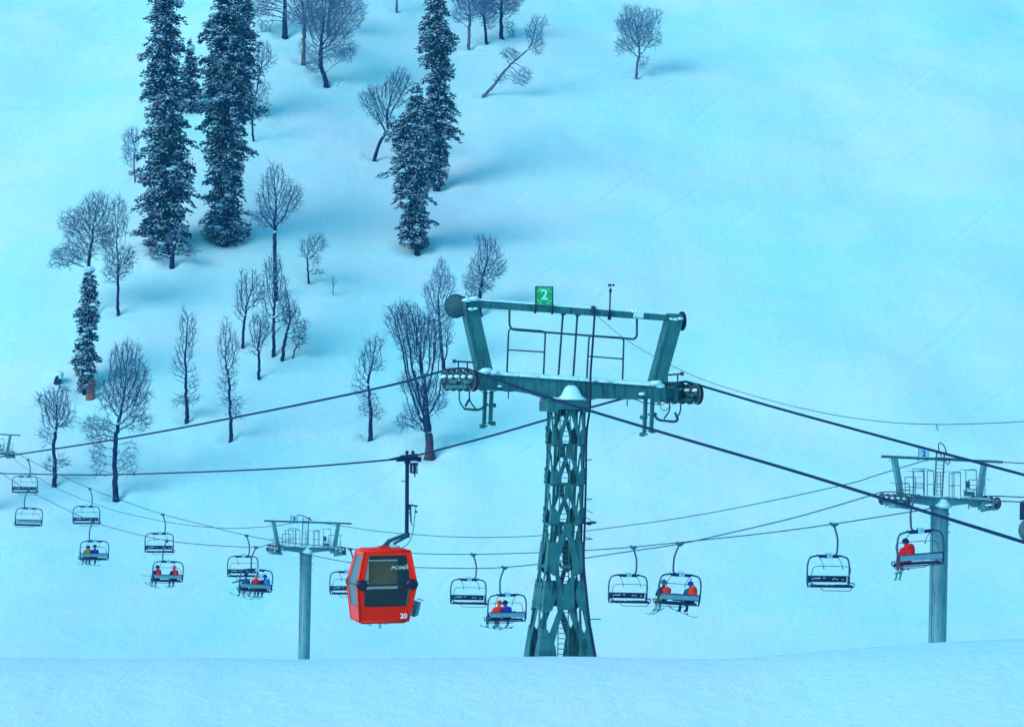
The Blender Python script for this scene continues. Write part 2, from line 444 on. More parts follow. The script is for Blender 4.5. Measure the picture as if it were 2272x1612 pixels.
GB = 'bare trees standing on the snow slope'
def bare_tree(seed, path, rpx, blobs, natt, label, mat='bark', twig='twig', kind='bare_tree', **kw):
    bx, by = path[0]; Y = ray_ground(bx, by); s = Y/F
    base = P(bx, by, Y); wells.append((base.x, base.y, max(0.5, rpx*s*2.4)))
    root = empty(kind, base)
    rg = random.Random(seed*7+1)
    if len(path) >= 4 and bx != 1072: path = path[:-1]
    pts = [Vector(((x-bx)*s, rg.uniform(-.15, .15)*i, (by-y)*s)) for i, (x, y) in enumerate(path)]
    dense = catmull(pts, 6); 
    # resample trunk
    L = sum((dense[i+1]-dense[i]).length for i in range(len(dense)-1)); step = 0.35
    res = [dense[0]-Vector((0, 0, 0.6))]; acc = 0; nxt = 0
    for i in range(len(dense)-1):
        seg = (dense[i+1]-dense[i]).length
        while nxt <= acc+seg:
            t = (nxt-acc)/max(seg, 1e-6); p = dense[i].lerp(dense[i+1], t)
            res.append(p+Vector((rg.gauss(0, .03), rg.gauss(0, .03), 0))); nxt += step
        acc += seg
    sub = []
    for cx, cy, rx, ry in blobs:
        rx *= 1.12; ry *= 1.05; sub.append((cx, cy, rx*.62, ry*.62))
        if rx > 14:
            for _ in range(6):
                if rg.random() < .22: continue
                a_ = rg.uniform(0, 6.283); q_ = rg.uniform(.35, .62)
                sub.append((cx+math.cos(a_)*rx*q_, cy+math.sin(a_)*ry*q_, rx*rg.uniform(.42, .6), ry*rg.uniform(.36, .55)))
    blobs = sub
    bl = [((cx-bx)*s, rg.uniform(-.2, .2)*rx*s, (by-cy)*s, rx*s, min(rx, 62)*s*0.95, ry*s) for cx, cy, rx, ry in blobs]
    tb, cb = tree_mesh(kind, seed, [tuple(p) for p in res], rpx*s*.80, bl, int(natt*2.5)+30, None, **kw)
    tb.build('trunk', M[mat], root, smooth=True, split=False)
    cb.build('crown', [M[twig], M['bark' if mat == 'bark_foot' else mat]], root, smooth=False, split=False)
    tag(root, label, 'tree', GB)
    return root

TREES = [
 # seed, trunk path (photo px), trunk radius px, crown blobs, buds, label, options
 (1, [(208,696),(205,640),(197,590),(206,520),(222,470)], 6.5, [(190,500,62,72),(165,560,52,48),(222,470,30,55),(130,585,26,16)], 1900, 'big spreading bare tree above the thin snowy fir', {}),
 (2, [(261,697),(262,640),(262,580),(262,520)], 5, [(262,500,26,70),(262,590,42,48),(240,560,24,60)], 1300, 'slender bare tree standing clear to the right of the big spreading bare tree', {}),
 (3, [(381,588),(384,560),(390,535),(398,515)], 8, [(350,562,30,16),(415,555,26,18),(390,530,22,22)], 330, 'short broken stub of a tree with low sideways branches below the wide left fir', {}),
 (4, [(300,402),(298,360),(300,320)], 3, [(292,335,24,55)], 350, 'faint bare tree half hidden behind the left edge of the wide left fir', {'twig': 'twig_pale', 'mat': 'bark_grey'}),
 (5, [(257,1102),(255,1060),(254,1010),(256,970),(264,930),(266,880)], 9, [(280,840,62,85),(215,945,36,40),(300,920,40,40),(225,1010,22,70),(285,1010,22,50),(275,790,45,45)], 2900, 'tallest round-crowned bare tree in the lower left with its foot above the chairlift rope', {}),
 (6, [(121,1073),(122,1030),(120,990),(124,950),(126,910)], 7, [(125,905,42,52),(98,960,20,32),(125,1030,24,30)], 1300, 'bare tree near the left edge standing just above the empty chairs', {}),
 (7, [(416,932),(414,900),(412,860),(414,820),(420,770)], 6.5, [(420,745,24,62),(398,810,18,62),(432,850,16,40),(410,890,30,18)], 950, 'sparse ragged bare tree wholly above the gondola rope, left of centre', {'twigs': .7}),
 (8, [(512,973),(512,930),(510,880),(508,830),(505,780)], 6, [(505,770,28,65),(500,850,26,50),(520,900,24,35)], 1050, 'sparse ragged bare tree whose foot the upper gondola rope crosses', {'twigs': .7}),
 (9, [(538,768),(540,730),(545,690),(545,650)], 5, [(540,660,24,68),(568,640,22,50)], 850, 'bare tree on the left side of the clump below the tall straight one', {}),
 (10, [(612,660),(611,620),(610,560),(609,510),(607,450)], 7, [(607,420,26,62),(640,430,34,50),(600,480,40,30),(590,440,24,50)], 1300, 'tall straight bare tree rising above the clump beside the right fir', {}),
 (11, [(607,786),(608,740),(606,700),(605,660)], 6, [(610,640,28,70),(630,700,22,50),(590,690,18,45)], 900, 'bare tree in the middle of the clump directly under the tall straight one', {}),
 (12, [(574,836),(575,800),(573,770)], 5, [(574,745,26,58)], 520, 'small forked bare tree lowest in the clump below the tall straight one', {}),
 (13, [(627,796),(630,765),(638,730)], 6, [(640,700,20,58),(660,730,20,50)], 620, 'crooked bare tree on the right side of the clump below the tall straight one', {}),
 (14, [(685,627),(683,595),(682,560)], 3.5, [(695,545,24,46),(700,605,20,10)], 420, 'small thin bare tree standing alone right of the tall straight one', {}),
 (15, [(738,653),(739,635)], 1.6, [(739,628,11,22)], 70, 'tiny bare sapling right of the small thin tree', {}),
 (16, [(724,189),(719,165),(712,145),(712,100),(712,50)], 8, [(722,60,66,62),(765,40,48,48),(700,125,36,38),(750,110,42,36),(720,-20,60,50)], 2800, 'large bushy bare tree with a crooked foot at the top left centre', {'twig': 'twig_pale'}),
 (17, [(632,78),(632,30),(633,-40),(633,-90)], 8.5, [(590,15,42,35),(610,-40,50,50),(585,60,24,18)], 750, 'thick dark straight trunk rising out of the top edge right of the firs', {}),
 (18, [(673,138),(674,90),(676,40),(676,-30)], 7, [(676,15,40,60),(660,-30,44,50)], 1100, 'brown barked trunk standing just left of the large bushy bare tree', {'mat': 'bark_brown', 'twig': 'twig_pale'}),
 (19, [(728,76),(730,40),(733,-10)], 6, [(750,-10,48,50)], 600, 'pale trunk half hidden behind the large bushy bare tree', {'mat': 'bark_grey', 'twig': 'twig_pale'}),
 (20, [(562,312),(560,270),(563,220),(575,170)], 3.5, [(585,130,24,42),(582,225,20,42),(580,190,20,14)], 520, 'thin bare tree showing past the right side of the tallest firs', {}),
 (21, [(830,353),(842,318),(862,282),(868,240)], 6, [(880,190,32,48),(825,235,34,42),(850,255,30,30)], 1300, 'leaning bare tree left of the twin firs in the upper centre', {}),
 (22, [(880,27),(880,0),(880,-40)], 4, [(880,-60,30,40)], 250, 'pale thin trunk cut by the top edge left of the tall dark fir', {'mat': 'bark_grey'}),
 (23, [(1040,109),(1041,70),(1043,30),(1044,-10)], 5.5, [(1040,20,40,45)], 900, 'pale trunked bare tree nearest the tall dark fir at the top', {'mat': 'bark_grey', 'twig': 'twig_pale'}),
 (24, [(1079,96),(1076,60),(1072,20),(1070,-20)], 5, [(1078,15,32,50)], 750, 'middle one of the three bare trees at the top centre', {'twig': 'twig_pale'}),
 (25, [(1112,83),(1112,40),(1113,-20)], 6.5, [(1125,0,54,40),(1130,55,18,28)], 1100, 'dark trunked bare tree, rightmost of the three at the top centre', {'twig': 'twig_pale'}),
 (26, [(1072,213),(1095,190),(1122,155),(1150,128),(1175,108)], 5, [(1190,85,24,48),(1210,50,12,20),(1160,176,24,28),(1128,120,24,22),(1105,180,16,14)], 1100, 'half fallen bare tree leaning far to the right on the open slope', {'mat': 'bark_grey', 'twig': 'twig_pale'}),
 (27, [(1411,174),(1414,140),(1420,115),(1425,85)], 4.5, [(1420,70,52,46),(1405,30,28,20),(1450,40,24,26),(1385,105,28,20),(1430,135,16,26)], 1900, 'lone full-crowned bare tree on the empty slope at the upper right', {'mat': 'bark_grey', 'twig': 'twig_pale'}),
 (28, [(1064,695),(1066,650),(1072,610),(1078,570)], 7, [(1070,600,48,50),(1074,550,28,34),(1050,640,30,40)], 1300, 'bare tree rising behind the left end of the lattice pylon top beam', {}),
 (29, [(985,820),(978,760),(974,700),(974,640)], 6, [(974,635,32,62),(978,700,32,50)], 1300, 'narrow bare tree between the big brown-footed tree and the pylon disc', {'twig': 'twig_pale'}),
 (30, [(953,1006),(953,980),(949,955),(943,940)], 15, [(910,740,58,78),(965,770,38,62),(870,710,28,40),(930,860,46,50),(918,920,36,44),(965,890,30,60)], 3600, 'largest bare tree with a thick brown foot left of the lattice pylon', {'mat': 'bark_foot'}),
 (31, [(821,972),(823,930),(820,885),(816,845),(828,790)], 7, [(818,800,34,44),(830,760,24,26),(800,850,22,36),(825,900,26,44)], 900, 'gnarled bare tree with a snow-speckled trunk left of the largest one', {'twigs': .7}),
]
SHR = [
 (41, [(734,196),(733,186)], 1.3, [(731,184,7,7)], 26, 'small dark twig shrub at the foot of the large bushy bare tree, nearer the trunk'),
 (42, [(747,194),(750,184)], 1.3, [(752,184,8,7)], 30, 'small dark twig shrub a step right of the one by the large bushy tree'),
 (43, [(650,792),(655,775),(668,758)], 2.5, [(662,762,18,22)], 130, 'low curved bare shrub at the lower right of the tree clump'),
 (44, [(803,972),(802,966)], 1.2, [(802,966,5,5)], 14, 'tiny dark twigs left of the gnarled bare tree'),
]
for t in TREES:
    kw = dict(t[6]); bare_tree(t[0], t[1], t[2], t[3], t[4], t[5], **kw)
for t in SHR:
    r_ = bare_tree(*t, kind='bare_shrub'); r_['category'] = 'shrub'; r_['group'] = 'bare shrubs in the snow'

# ------------------------------------------------------------------ snowy firs
def fir(seed, base_px, top_px, prof_px, label, mid=None, dens=1.0, snow=0.42, lift=0.0):
    bx, by = base_px; Y = ray_ground(bx, by); s = Y/F
    base = P(bx, by, Y); wells.append((base.x, base.y, 1.6))
    root = empty('snowy_fir', base); rg = random.Random(seed)
    H = (by-top_px[1])*s; top = Vector(((top_px[0]-bx)*s, 0, H))
    def axis(t):
        p = top*t
        if mid: p = p+Vector(((mid-bx)*s*4*t*(1-t)*0.5, 0, 0))
        return p
    ts = [a for a, _ in prof_px]; ws = [w*s*1.2 for _, w in prof_px]; snow *= 1.55
    tb = MB(); tb.tube([axis(0)-Vector((0, 0, .6))]+[axis(i/10) for i in range(11)], [0.42*H/22]+[0.40*H/22*(1-i/10.6) for i in range(11)], 8)
    tb.build('trunk', M['bark'], root, smooth=True)
    nb = int(H*15*dens); nd = MB(); sn = MB(); pads = MB()
    for i in range(nb):
        t = lift+(1-lift)*(i+rg.random())/nb
        wl = float(np.interp(t, ts, ws)); lump = 0.78+0.32*noise.noise(Vector((seed*3.1, t*H/1.7, 0)))+0.1*noise.noise(Vector((seed, t*H*1.2, 3)))
        az = rg.uniform(0, 2*math.pi); lump *= 1+0.3*noise.noise(Vector((math.cos(az)*1.2, math.sin(az)*1.2, t*H/2.2+seed)))
        L = wl*lump*rg.uniform(0.62, 1.10)*(1.3 if rg.random() < .07 else 1)
        o = axis(t); d = Vector((math.cos(az), math.sin(az), 0)); side = Vector((-d.y, d.x, 0))
        droop = rg.uniform(0.15, 0.5)
        bough = lambda q: o+d*(L*q)+Vector((0, 0, 0.12*L*q-droop*L*q*q))
        cb_n = max(6, int(L*20))
        for k in range(cb_n):
            q = (k+rg.random())/cb_n
            if q < 0.12: continue
            c = bough(q)+side*rg.gauss(0, 0.17*L*(1.1-q)+0.13)+Vector((0, 0, rg.gauss(0, .16)))
            dd = (d*rg.uniform(.3, 1)+side*rg.gauss(0, .7)+Vector((0, 0, rg.uniform(-.55, .15)))).normalized()
            ln = rg.uniform(0.28, 0.66); wd = rg.uniform(.07, .15)
            u = dd.cross(Vector((rg.gauss(0, .4), rg.gauss(0, .4), 1))).normalized(); nn = u.cross(dd)
            if nn.z < 0: nn = -nn
            p = [c-dd*ln*.5, c+u*wd, c+dd*ln*.6-Vector((0, 0, .05)), c-u*wd, c+nn*-.05]
            nd.add(p, [(0, 1, 2), (0, 2, 3)]); 
            u2 = (u*.5+nn*.8).normalized()*wd*.8
            nd.add([c-dd*ln*.45, c+u2, c+dd*ln*.5, c-u2], [(0, 1, 2, 3)])
            if rg.random() < snow*1.15*(0.35+1.5*max(0, 0.5+noise.noise(c*0.9+Vector((seed, 0, 0)))))*(0.55+.6*q):
                up = Vector((0, 0, .045)); k2 = rg.uniform(.5, .95)
                k2 *= 1.15; sn.add([c-dd*ln*.45*k2+up, c+u*wd*k2+up*.5, c+dd*ln*.5*k2+up*.2, c-u*wd*k2+up*.5, c+up*2.0], [(0, 1, 4), (1, 2, 4), (2, 3, 4), (3, 0, 4)])
        if rg.random() < 0.13*dens:
            c = bough(rg.uniform(.55, .85)); r_ = rg.uniform(.16, .48)
            sn.ball(c+Vector((0, 0, .08)), (r_*1.1, r_*1.1, r_*.45), 8, 5, 0.22, rg)
    fo = nd.build('foliage', M['needle'], root, split=False)
    tag(sn.build('snow_load', M['firsnow'], root, split=False), kind='stuff')
    tag(root, label, 'fir tree', 'snow laden firs')
fir(101, (366, 556), (366, -55), [(0,46),(.05,62),(.2,70),(.4,68),(.55,56),(.7,50),(.85,40),(.95,24),(1,4)], 'wide snowy fir, leftmost of the tall group at the upper left', mid=368, dens=1.15, snow=.36)
fir(102, (498, 535), (505, -60), [(0,36),(.05,50),(.2,54),(.38,60),(.5,66),(.62,70),(.75,66),(.85,46),(.95,26),(1,4)], 'tall snowy fir with white clumps down its front, second in the tall group', mid=500, dens=1.15, snow=.40)
fir(103, (536, 262), (537, -65), [(0,14),(.2,30),(.45,42),(.7,34),(.9,18),(1,3)], 'fir standing behind the right shoulder of the second tall fir', snow=.30)
fir(104, (423, 243), (421, 92), [(0,16),(.3,26),(.6,24),(.85,12),(1,2)], 'small fir in the gap between the two tallest firs', snow=.35)
fir(105, (925, 556), (925, 190), [(0,20),(.06,34),(.2,46),(.33,40),(.42,62),(.55,54),(.75,52),(.9,32),(1,5)], 'nearer fir of the twin pair in the upper centre with its trunk showing', mid=906, dens=1.15, snow=.50, lift=.03)
fir(106, (968, 414), (966, -45), [(0,14),(.1,24),(.25,44),(.35,50),(.5,34),(.6,40),(.68,52),(.8,42),(.95,26),(1,6)], 'taller farther fir of the twin pair reaching the top edge', mid=978, dens=1.0, snow=.36)
fir(107, (187, 862), (200, 596), [(0,14),(.08,22),(.25,32),(.4,24),(.55,24),(.65,34),(.75,22),(.9,20),(1,5)], 'thin leaning snowy fir like a column at the left', dens=1.2, snow=.5)

# broken stumps
def stump(px, py, rpx, hpx, label, mat, snow=True, lean=0.1):
    Y = ray_ground(px, py); s = Y/F; b0 = P(px, py, Y); rg = random.Random(px)
    root = empty('tree_stump', b0); mb = MB(); r = rpx*s; h = hpx*s
    mb.tube([(0, 0, -.4), (0, 0, .1*h), (lean*h*.4, 0, h*.6), (lean*h, 0, h)], [r*1.2, r*1.1, r*.92, r*.8], 12)
    mb.build('trunk', M[mat], root, smooth=False)
    for _ in range(5):
        mb2 = MB(); a = rg.uniform(0, 6.28); mb2.tube([(lean*h+r*.5*math.cos(a), r*.5*math.sin(a), h*.95), (lean*h+r*.6*math.cos(a), r*.6*math.sin(a), h*(1.1+rg.random()*.3))], [r*.22, r*.03], 5)
        mb2.build('splinter', M[mat], root)
    if snow:
        mb = MB(); mb.ball((lean*h, 0, h*1.0), (r*1.2, r*1.2, r*.75), 12, 6, .15, rg); mb.ball((lean*h+r*.3, -r*.2, h*.72), (r*.8, r*.95, r*.5), 12, 6, .15, rg); mb.build('snow_cap', M['snowcap'], root, smooth=True)
    tag(root, label, 'tree stump')
stump(201, 882, 9.5, 34, 'brown stump with an orange foot against the base of the thin snowy fir', 'rock', False, .12)
stump(127, 853, 8, 22, 'small snow-capped dark stump left of the thin snowy fir', 'bark', True, .25)

# ------------------------------------------------------------------ ground mesh
def gh(x, y):
    z = ground0(x, y)
    if y > 215:
        for wx, wy, wr in wells:
            dx = x-wx; dy = y-wy; q = dx*dx+dy*dy
            if q < 30:
                z += -0.55*math.exp(-q/(wr*wr*.8)) + 0.22*math.exp(-((math.sqrt(q)-wr*1.9)**2)/(wr*wr*.5))
        # two ski tracks in the hollow at the lower left
    return z
ys = list(np.arange(-58, 40, 6.0))+list(np.arange(40, 80, 0.8))+list(np.arange(80, 205, 3.0))+list(np.arange(205, 425, 0.75))+list(np.arange(425, 551, 5.0))
xs = list(np.arange(-190, -84, 8.0))+list(np.arange(-82, 82.1, 0.9))+list(np.arange(86, 191, 8.0))
verts = [(float(x), float(y), gh(float(x), float(y))) for y in ys for x in xs]
nx = len(xs); fcs = [(j*nx+i, j*nx+i+1, (j+1)*nx+i+1, (j+1)*nx+i) for j in range(len(ys)-1) for i in range(nx-1)]
g = MB(); g.v = verts; g.f = fcs; g.m = [0]*len(fcs)
go = g.build('snow_slope', M['snow'], smooth=True); tag(go, kind='structure')

# ------------------------------------------------------------------ gondola pylon
S0 = 72.0/F; YAW = R(14); U0, V0 = 1250.0, 1458.0
GZ = (CY-V0)*S0
pyl = empty('lattice_pylon', P(U0, V0, 72.0), YAW)
tag(pyl, 'dark green lattice pylon with riveted legs, snowy crossarm and green number board', 'pylon')
SC = S0/math.cos(YAW)
def T(u, v, w=0.0): return Vector(((u-U0)*SC, w, (V0-v)*S0))
prow = [880, 1000, 1150, 1230, 1330, 1458, 1640]
pax = [1257, 1255, 1250, 1245, 1242, 1243, 1244]
phw = [34, 34, 34, 36.5, 46, 62, 90]
def FP(face, s, row, out=0.0):
    """point on one of the four faces of the lattice column"""
    h = float(np.interp(row, prow, phw))*SC; a = (float(np.interp(row, prow, pax))-U0)*SC; z = (V0-row)*S0
    x, y = s*h, -(h+out)
    for _ in range(face): x, y = -y, x
    return Vector((a+x, y, z))
def face_poly(mb, face, poly, th=0.022, out=0.0):
    a = [FP(face, s, r, out) for s, r in poly]
    c = [FP(face, s, r, out-th) for s, r in poly]
    n = len(a)
    if isinstance(mb, Plates):
        k = MB(); k.add(a+c, [tuple(range(n-1, -1, -1)), tuple(range(n, 2*n))]+[(i, (i+1) % n, (i+1) % n+n, i+n) for i in range(n)]); last[0] = k.build(mb.n, M[mb.mat], pyl, split=False); return
    mb.add(a+c, [tuple(range(n-1, -1, -1)), tuple(range(n, 2*n))]+[(i, (i+1) % n, (i+1) % n+n, i+n) for i in range(n)])
rows = [(896, 990), (990, 1078), (1078, 1165)]
class Plates:
    def __init__(s, name, mat): s.n = name; s.mat = mat
leg = MB(); gus = Plates('gusset_plate', 'green_steel'); dia = Plates('brace', 'green_steel'); last = [None]
rivets_todo = []
def rivet(face, s, r, out=0.03):
    c = FP(face, s, r, out); me = last[0].data; k = MB(); k.v = [tuple(v.co) for v in me.vertices]; k.f = [tuple(p.vertices) for p in me.polygons]; k.m = [0]*len(k.f)
    k.box(c, (.035, .035, .035)); me.clear_geometry(); me.from_pydata(k.v, [], k.f); me.update()
for face in range(4):
    segs = [896, 1000, 1078, 1165, 1230, 1290, 1330, 1400, 1458, 1560, 1640]
    for sg in (-1, 1):
        for a, b_ in zip(segs[:-1], segs[1:]):
            face_poly(leg, face, [(sg*.83, a), (sg*1.0, a), (sg*1.0, b_), (sg*.83, b_)], .05)
    for sg in (-1, 1):
        for r0, r1 in rows:
            H = r1-r0
            face_poly(dia, face, [(sg*.22, r0+.18*H), (sg*.05, r0+.24*H), (sg*.50, r0+.78*H), (sg*.66, r0+.62*H)], .02, .004)
            face_poly(gus, face, [(sg*1.02, r0+.52*H), (sg*.82, r0+.54*H), (sg*.52, r0+.74*H), (sg*.46, r0+.97*H), (sg*1.02, r0+.94*H)], .02, .027)
            for a_, q in ((.9, .58), (.9, .75), (.9, .9), (.62, .9), (.58, .8)): rivet(face, sg*a_, r0+q*H)
        r0 = 1165
        face_poly(dia, face, [(sg*.27, 1178), (sg*.01, 1184), (sg*.30, 1230), (sg*.6, 1205)], .02, .004)
        face_poly(gus, face, [(sg*1.02, 1200), (sg*.62, 1198), (sg*.36, 1226), (sg*.36, 1250), (sg*.62, 1274), (sg*1.02, 1262)], .02, .027)
        face_poly(dia, face, [(sg*.62, 1262), (sg*.44, 1252), (sg*.22, 1290), (sg*.40, 1300)], .02, .004)
        face_poly(gus, face, [(sg*1.02, 1286), (sg*.72, 1284), (sg*.46, 1318), (sg*.62, 1348), (sg*1.02, 1356)], .02, .027)
        for q in (1300, 1336): rivet(face, sg*.9, q); rivet(face, sg*.74, q)
        face_poly(dia, face, [(sg*.28, 1340), (sg*.06, 1340), (sg*.50, 1422), (sg*.72, 1402)], .02, .004)
        face_poly(dia, face, [(sg*1.0, 1352), (sg*.8, 1352), (sg*.36, 1318), (sg*.4, 1300)], .02, .006)
        face_poly(gus, face, [(sg*1.02, 1388), (sg*.82, 1388), (sg*.46, 1425), (sg*.34, 1470), (sg*.34, 1500), (sg*1.02, 1500)], .02, .027)
        for q in (1405, 1435): rivet(face, sg*.92, q); rivet(face, sg*.7, q+6)
    for r0, hh in ((896, 24), (984, 32), (1072, 32), (1158, 32)):
        face_poly(gus, face, [(-.25, r0), (.25, r0), (.27, r0+hh), (-.27, r0+hh)], .02, .03)
        for a_ in (-.15, .15): rivet(face, a_, r0+8); rivet(face, a_, r0+20)
    face_poly(dia, face, [(-.3, 1250), (.3, 1250), (.3, 1257), (-.3, 1257)], .02, .008)
    face_poly(gus, face, [(-.42, 1290), (.42, 1290), (.40, 1348), (-.40, 1348)], .02, .034)
    for a_ in (-.25, .25): rivet(face, a_, 1300); rivet(face, a_, 1338)
    for r0 in (990, 1078, 1165): face_poly(dia, face, [(-.85, r0-6), (.85, r0-6), (.85, r0-1), (-.85, r0-1)], .03, -.03)
leg.build('corner_leg', M['green_steel'], pyl)
# inner ladder, hoops and pegs
mb = MB(); zt = 900
for x in (-.09, .17): mb.tube([T(1245, 1600, 0)+Vector((x, .05, 0)), T(1252, 900, 0)+Vector((x, .05, 0))], .014, 6)
for k in range(60):
    r_ = 1600-k*11.5; a = T(float(np.interp(r_, [900, 1600], [1252, 1245])), r_, .05); mb.bar(a+Vector((-.09, 0, 0)), a+Vector((.17, 0, 0)), .02)
mb.build('ladder', M['pole'], pyl)
mb = MB()
mb.tube(catmull([T(1219, 978, -.1), T(1207, 983, -.3), T(1206, 993, -.35), T(1216, 1004, -.2)], 5), .012, 6)
mb.tube(catmull([T(1212, 1165, -.2), T(1199, 1167, -.35), T(1200, 1173, -.35), T(1212, 1174, -.2)], 5), .012, 6)
for v in (1020, 1107, 1195, 1372): mb.tube([T(1290, v, -.3), T(1302 if v < 1300 else 1322, v-2, -.5)], .012, 5)
for v, dv in ((1130, 12), (1146, 18), (1190, 8)): mb.tube([T(1294, v, -.2), T(1306, v+dv*.5, -.4)], .009, 5)
mb.ball(T(1302, 1160, -.25), (.07, .07, .05)); mb.tube([T(1296, 1160, -.2), T(1313, 1157, -.4)], .03, 6)
mb.build('peg', M['green_tube'], pyl)
mb = MB(); hose = [T(1313, 684, -.32), T(1311, 720, -.30), T(1307, 770, -.33), T(1302, 830, -.36), T(1295, 900, -.60), T(1291, 960, -.46), T(1289, 1060, -.46), T(1287, 1150, -.46), T(1284, 1240, -.48), T(1288, 1310, -.56), T(1294, 1390, -.68), T(1304, 1470, -.8)]
mb.tube(catmull(hose, 8), .028, 7); mb.build('black_hose', M['dark_steel'], pyl, smooth=True)
# head
mb = MB()
def px_prism(mb, poly, w0, w1): mb.prism([T(u, v, w0) for u, v in poly], (0, w1-w0, 0))
px_prism(mb, [(1208, 889), (1298, 889), (1298, 914), (1285, 914), (1280, 908), (1230, 907), (1224, 914), (1208, 914)], -.50, -.44)
px_prism(mb, [(1208, 889), (1298, 889), (1298, 912), (1208, 912)], .44, .49)
px_prism(mb, [(1208, 884), (1298, 886), (1298, 890), (1208, 888)], -.52, .50)
px_prism(mb, [(1206, 889), (1211, 889), (1211, 912), (1206, 912)], -.43, .43); px_prism(mb, [(1295, 889), (1300, 889), (1300, 912), (1295, 912)], -.43, .43)
mb.build('head_plate', M['green_steel'], pyl, bevel=.006)
# crossarm
mb = MB()
px_prism(mb, [(1060, 829), (1470, 859), (1470, 884), (1405, 886), (1320, 884), (1300, 888), (1215, 886), (1180, 874), (1150, 868), (1060, 864)], -.20, .22)
px_prism(mb, [(1056, 826), (1474, 856), (1474, 860), (1056, 830)], -.24, .26)
for a, b_ in ((1060, 1088), (1446, 1474)):
    v = 826 if a < 1200 else 853
    px_prism(mb, [(a, v+2), (b_, v+4), (b_, v+38), (a, v+40)], -.27, -.202)
    px_prism(mb, [(a+8, v), (a+13, v), (a+13, v+44), (a+8, v+44)], -.31, -.272)
disc_tube(mb, T(1107, 853, -.22), (0, 1, 0), .10, .05); disc_tube(mb, T(1423, 870, -.22), (0, 1, 0), .10, .05)
mb.build('crossarm', M['green_steel'], pyl, bevel=.006)
mb = MB(); rg = random.Random(5)
def snow_strip(mb, a, b, w, h, n=40, seed=1, jag=.35):
    a = Vector(a); b = Vector(b); rg = random.Random(seed); vs = []; sec = 7
    for i in range(n+1):
        t = i/n; p = a.lerp(b, t); hh = h*(1+rg.uniform(-jag, jag))*min(1, 6*t+.3, 6*(1-t)+.3); ww = w*(1+rg.uniform(-.08, .08))
        for j in range(sec):
            q = math.pi*j/(sec-1); vs.append(p+Vector((0, -math.cos(q)*ww/2, (math.sin(q)**.5)*hh if 0 < j < sec-1 else -0.02)))
    fs = [(i*sec+j, i*sec+j+1, (i+1)*sec+j+1, (i+1)*sec+j) for i in range(n) for j in range(sec-1)]
    fs += [tuple(range(sec)), tuple(n*sec+j for j in range(sec-1, -1, -1))]
    mb.add(vs, fs)
snow_strip(mb, T(1066, 827), T(1466, 856), .52, .075, 60, 3)
snow_strip(mb, T(1040, 664), T(1478, 695), .22, .025, 50, 4, .7)
snow_strip(mb, T(1398, 691), T(1428, 693), .30, .09, 10, 5)
snow_strip(mb, T(1212, 884), T(1294, 887), 1.0, .05, 20, 6)
for u, v, r_ in ((1050, 686, .05), (1040, 687, .06), (1031, 667, .09), (1048, 664, .1), (1075, 822, .12), (1090, 826, .1), (1066, 826, .1), (1452, 850, .12), (1461, 856, .1), (1495, 708, .06), (1507, 706, .06), (1486, 707, .05), (1103, 856, .05), (1419, 874, .07)):
    mb.ball(T(u, v, -.26), (r_*1.3, r_, r_*.6), 9, 6, .2, rg)
pts = [(1236, 886), (1247, 876), (1255, 860), (1262, 854), (1276, 854), (1283, 862), (1290, 876), (1302, 886)]
for w0, k in ((-.5, 0), ):
    cen = T(1268, 886)
    ring = [T(u-8, v, -.25) for u, v in pts]; mid = [T(u-8, v+2 if 0 < i < 7 else v, -.42) for i, (u, v) in enumerate(pts)]
    fr_ = [T(1268-8+(u-1268)*.8, 886-(886-v)*.75, -.52) for u, v in pts]
    n = len(pts); mb.add(ring+mid+fr_, [(i, i+1, n+i+1, n+i) for i in range(n-1)]+[(n+i, n+i+1, 2*n+i+1, 2*n+i) for i in range(n-1)]+[tuple(2*n+i for i in range(n))])
mb.build('snow_cap', M['snowcap'], pyl, smooth=True)
# V arms, top beam
mb = MB()
px_prism(mb, [(1028, 684), (1057, 684), (1088, 826), (1060, 828)], -.17, .17); px_prism(mb, [(1026, 684), (1031, 684), (1062, 828), (1058, 828)], -.21, .21); px_prism(mb, [(1055, 684), (1059, 684), (1091, 826), (1086, 826)], -.20, .20)
mb.build('slanted_arm', M['green_steel'], pyl, bevel=.005)
mb = MB()
px_prism(mb, [(1483, 708), (1513, 710), (1472, 848), (1445, 846)], -.17, .17); px_prism(mb, [(1481, 708), (1485, 708), (1449, 846), (1444, 846)], -.20, .21); px_prism(mb, [(1510, 710), (1515, 710), (1475, 848), (1470, 848)], -.20, .20)
mb.build('slanted_arm', M['green_steel'], pyl, bevel=.005)
mb = MB()
px_prism(mb, [(1058, 668), (1484, 696), (1484, 711), (1058, 683)], -.10, .10)
px_prism(mb, [(1030, 664), (1058, 665), (1058, 684), (1030, 684)], -.16, .16); px_prism(mb, [(1486, 694), (1516, 696), (1516, 710), (1484, 709)], -.16, .16)
mb.build('top_beam', M['green_steel'], pyl, bevel=.006)
mb = MB(); c = T(1012, 680, 0); ax = Vector((math.sin(R(-38)), -math.cos(R(38)), 0)).normalized()
n = 36; ring = []
for rr, dd in ((.28, 0), (.28, .03), (.24, .06), (.12, .10), (.0, .11)):
    u = ax.cross(Vector((0, 0, 1))).normalized(); ring += [c+ax*dd+(u*math.cos(2*math.pi*i/n)+Vector((0, 0, 1))*math.sin(2*math.pi*i/n))*max(rr, .001) for i in range(n)]
mb.add(ring, [(j*n+i, j*n+(i+1) % n, (j+1)*n+(i+1) % n, (j+1)*n+i) for j in range(4) for i in range(n)]+[tuple(range(n))])
dsc = mb.build('round_disc', M['green_tube'], pyl, smooth=False)
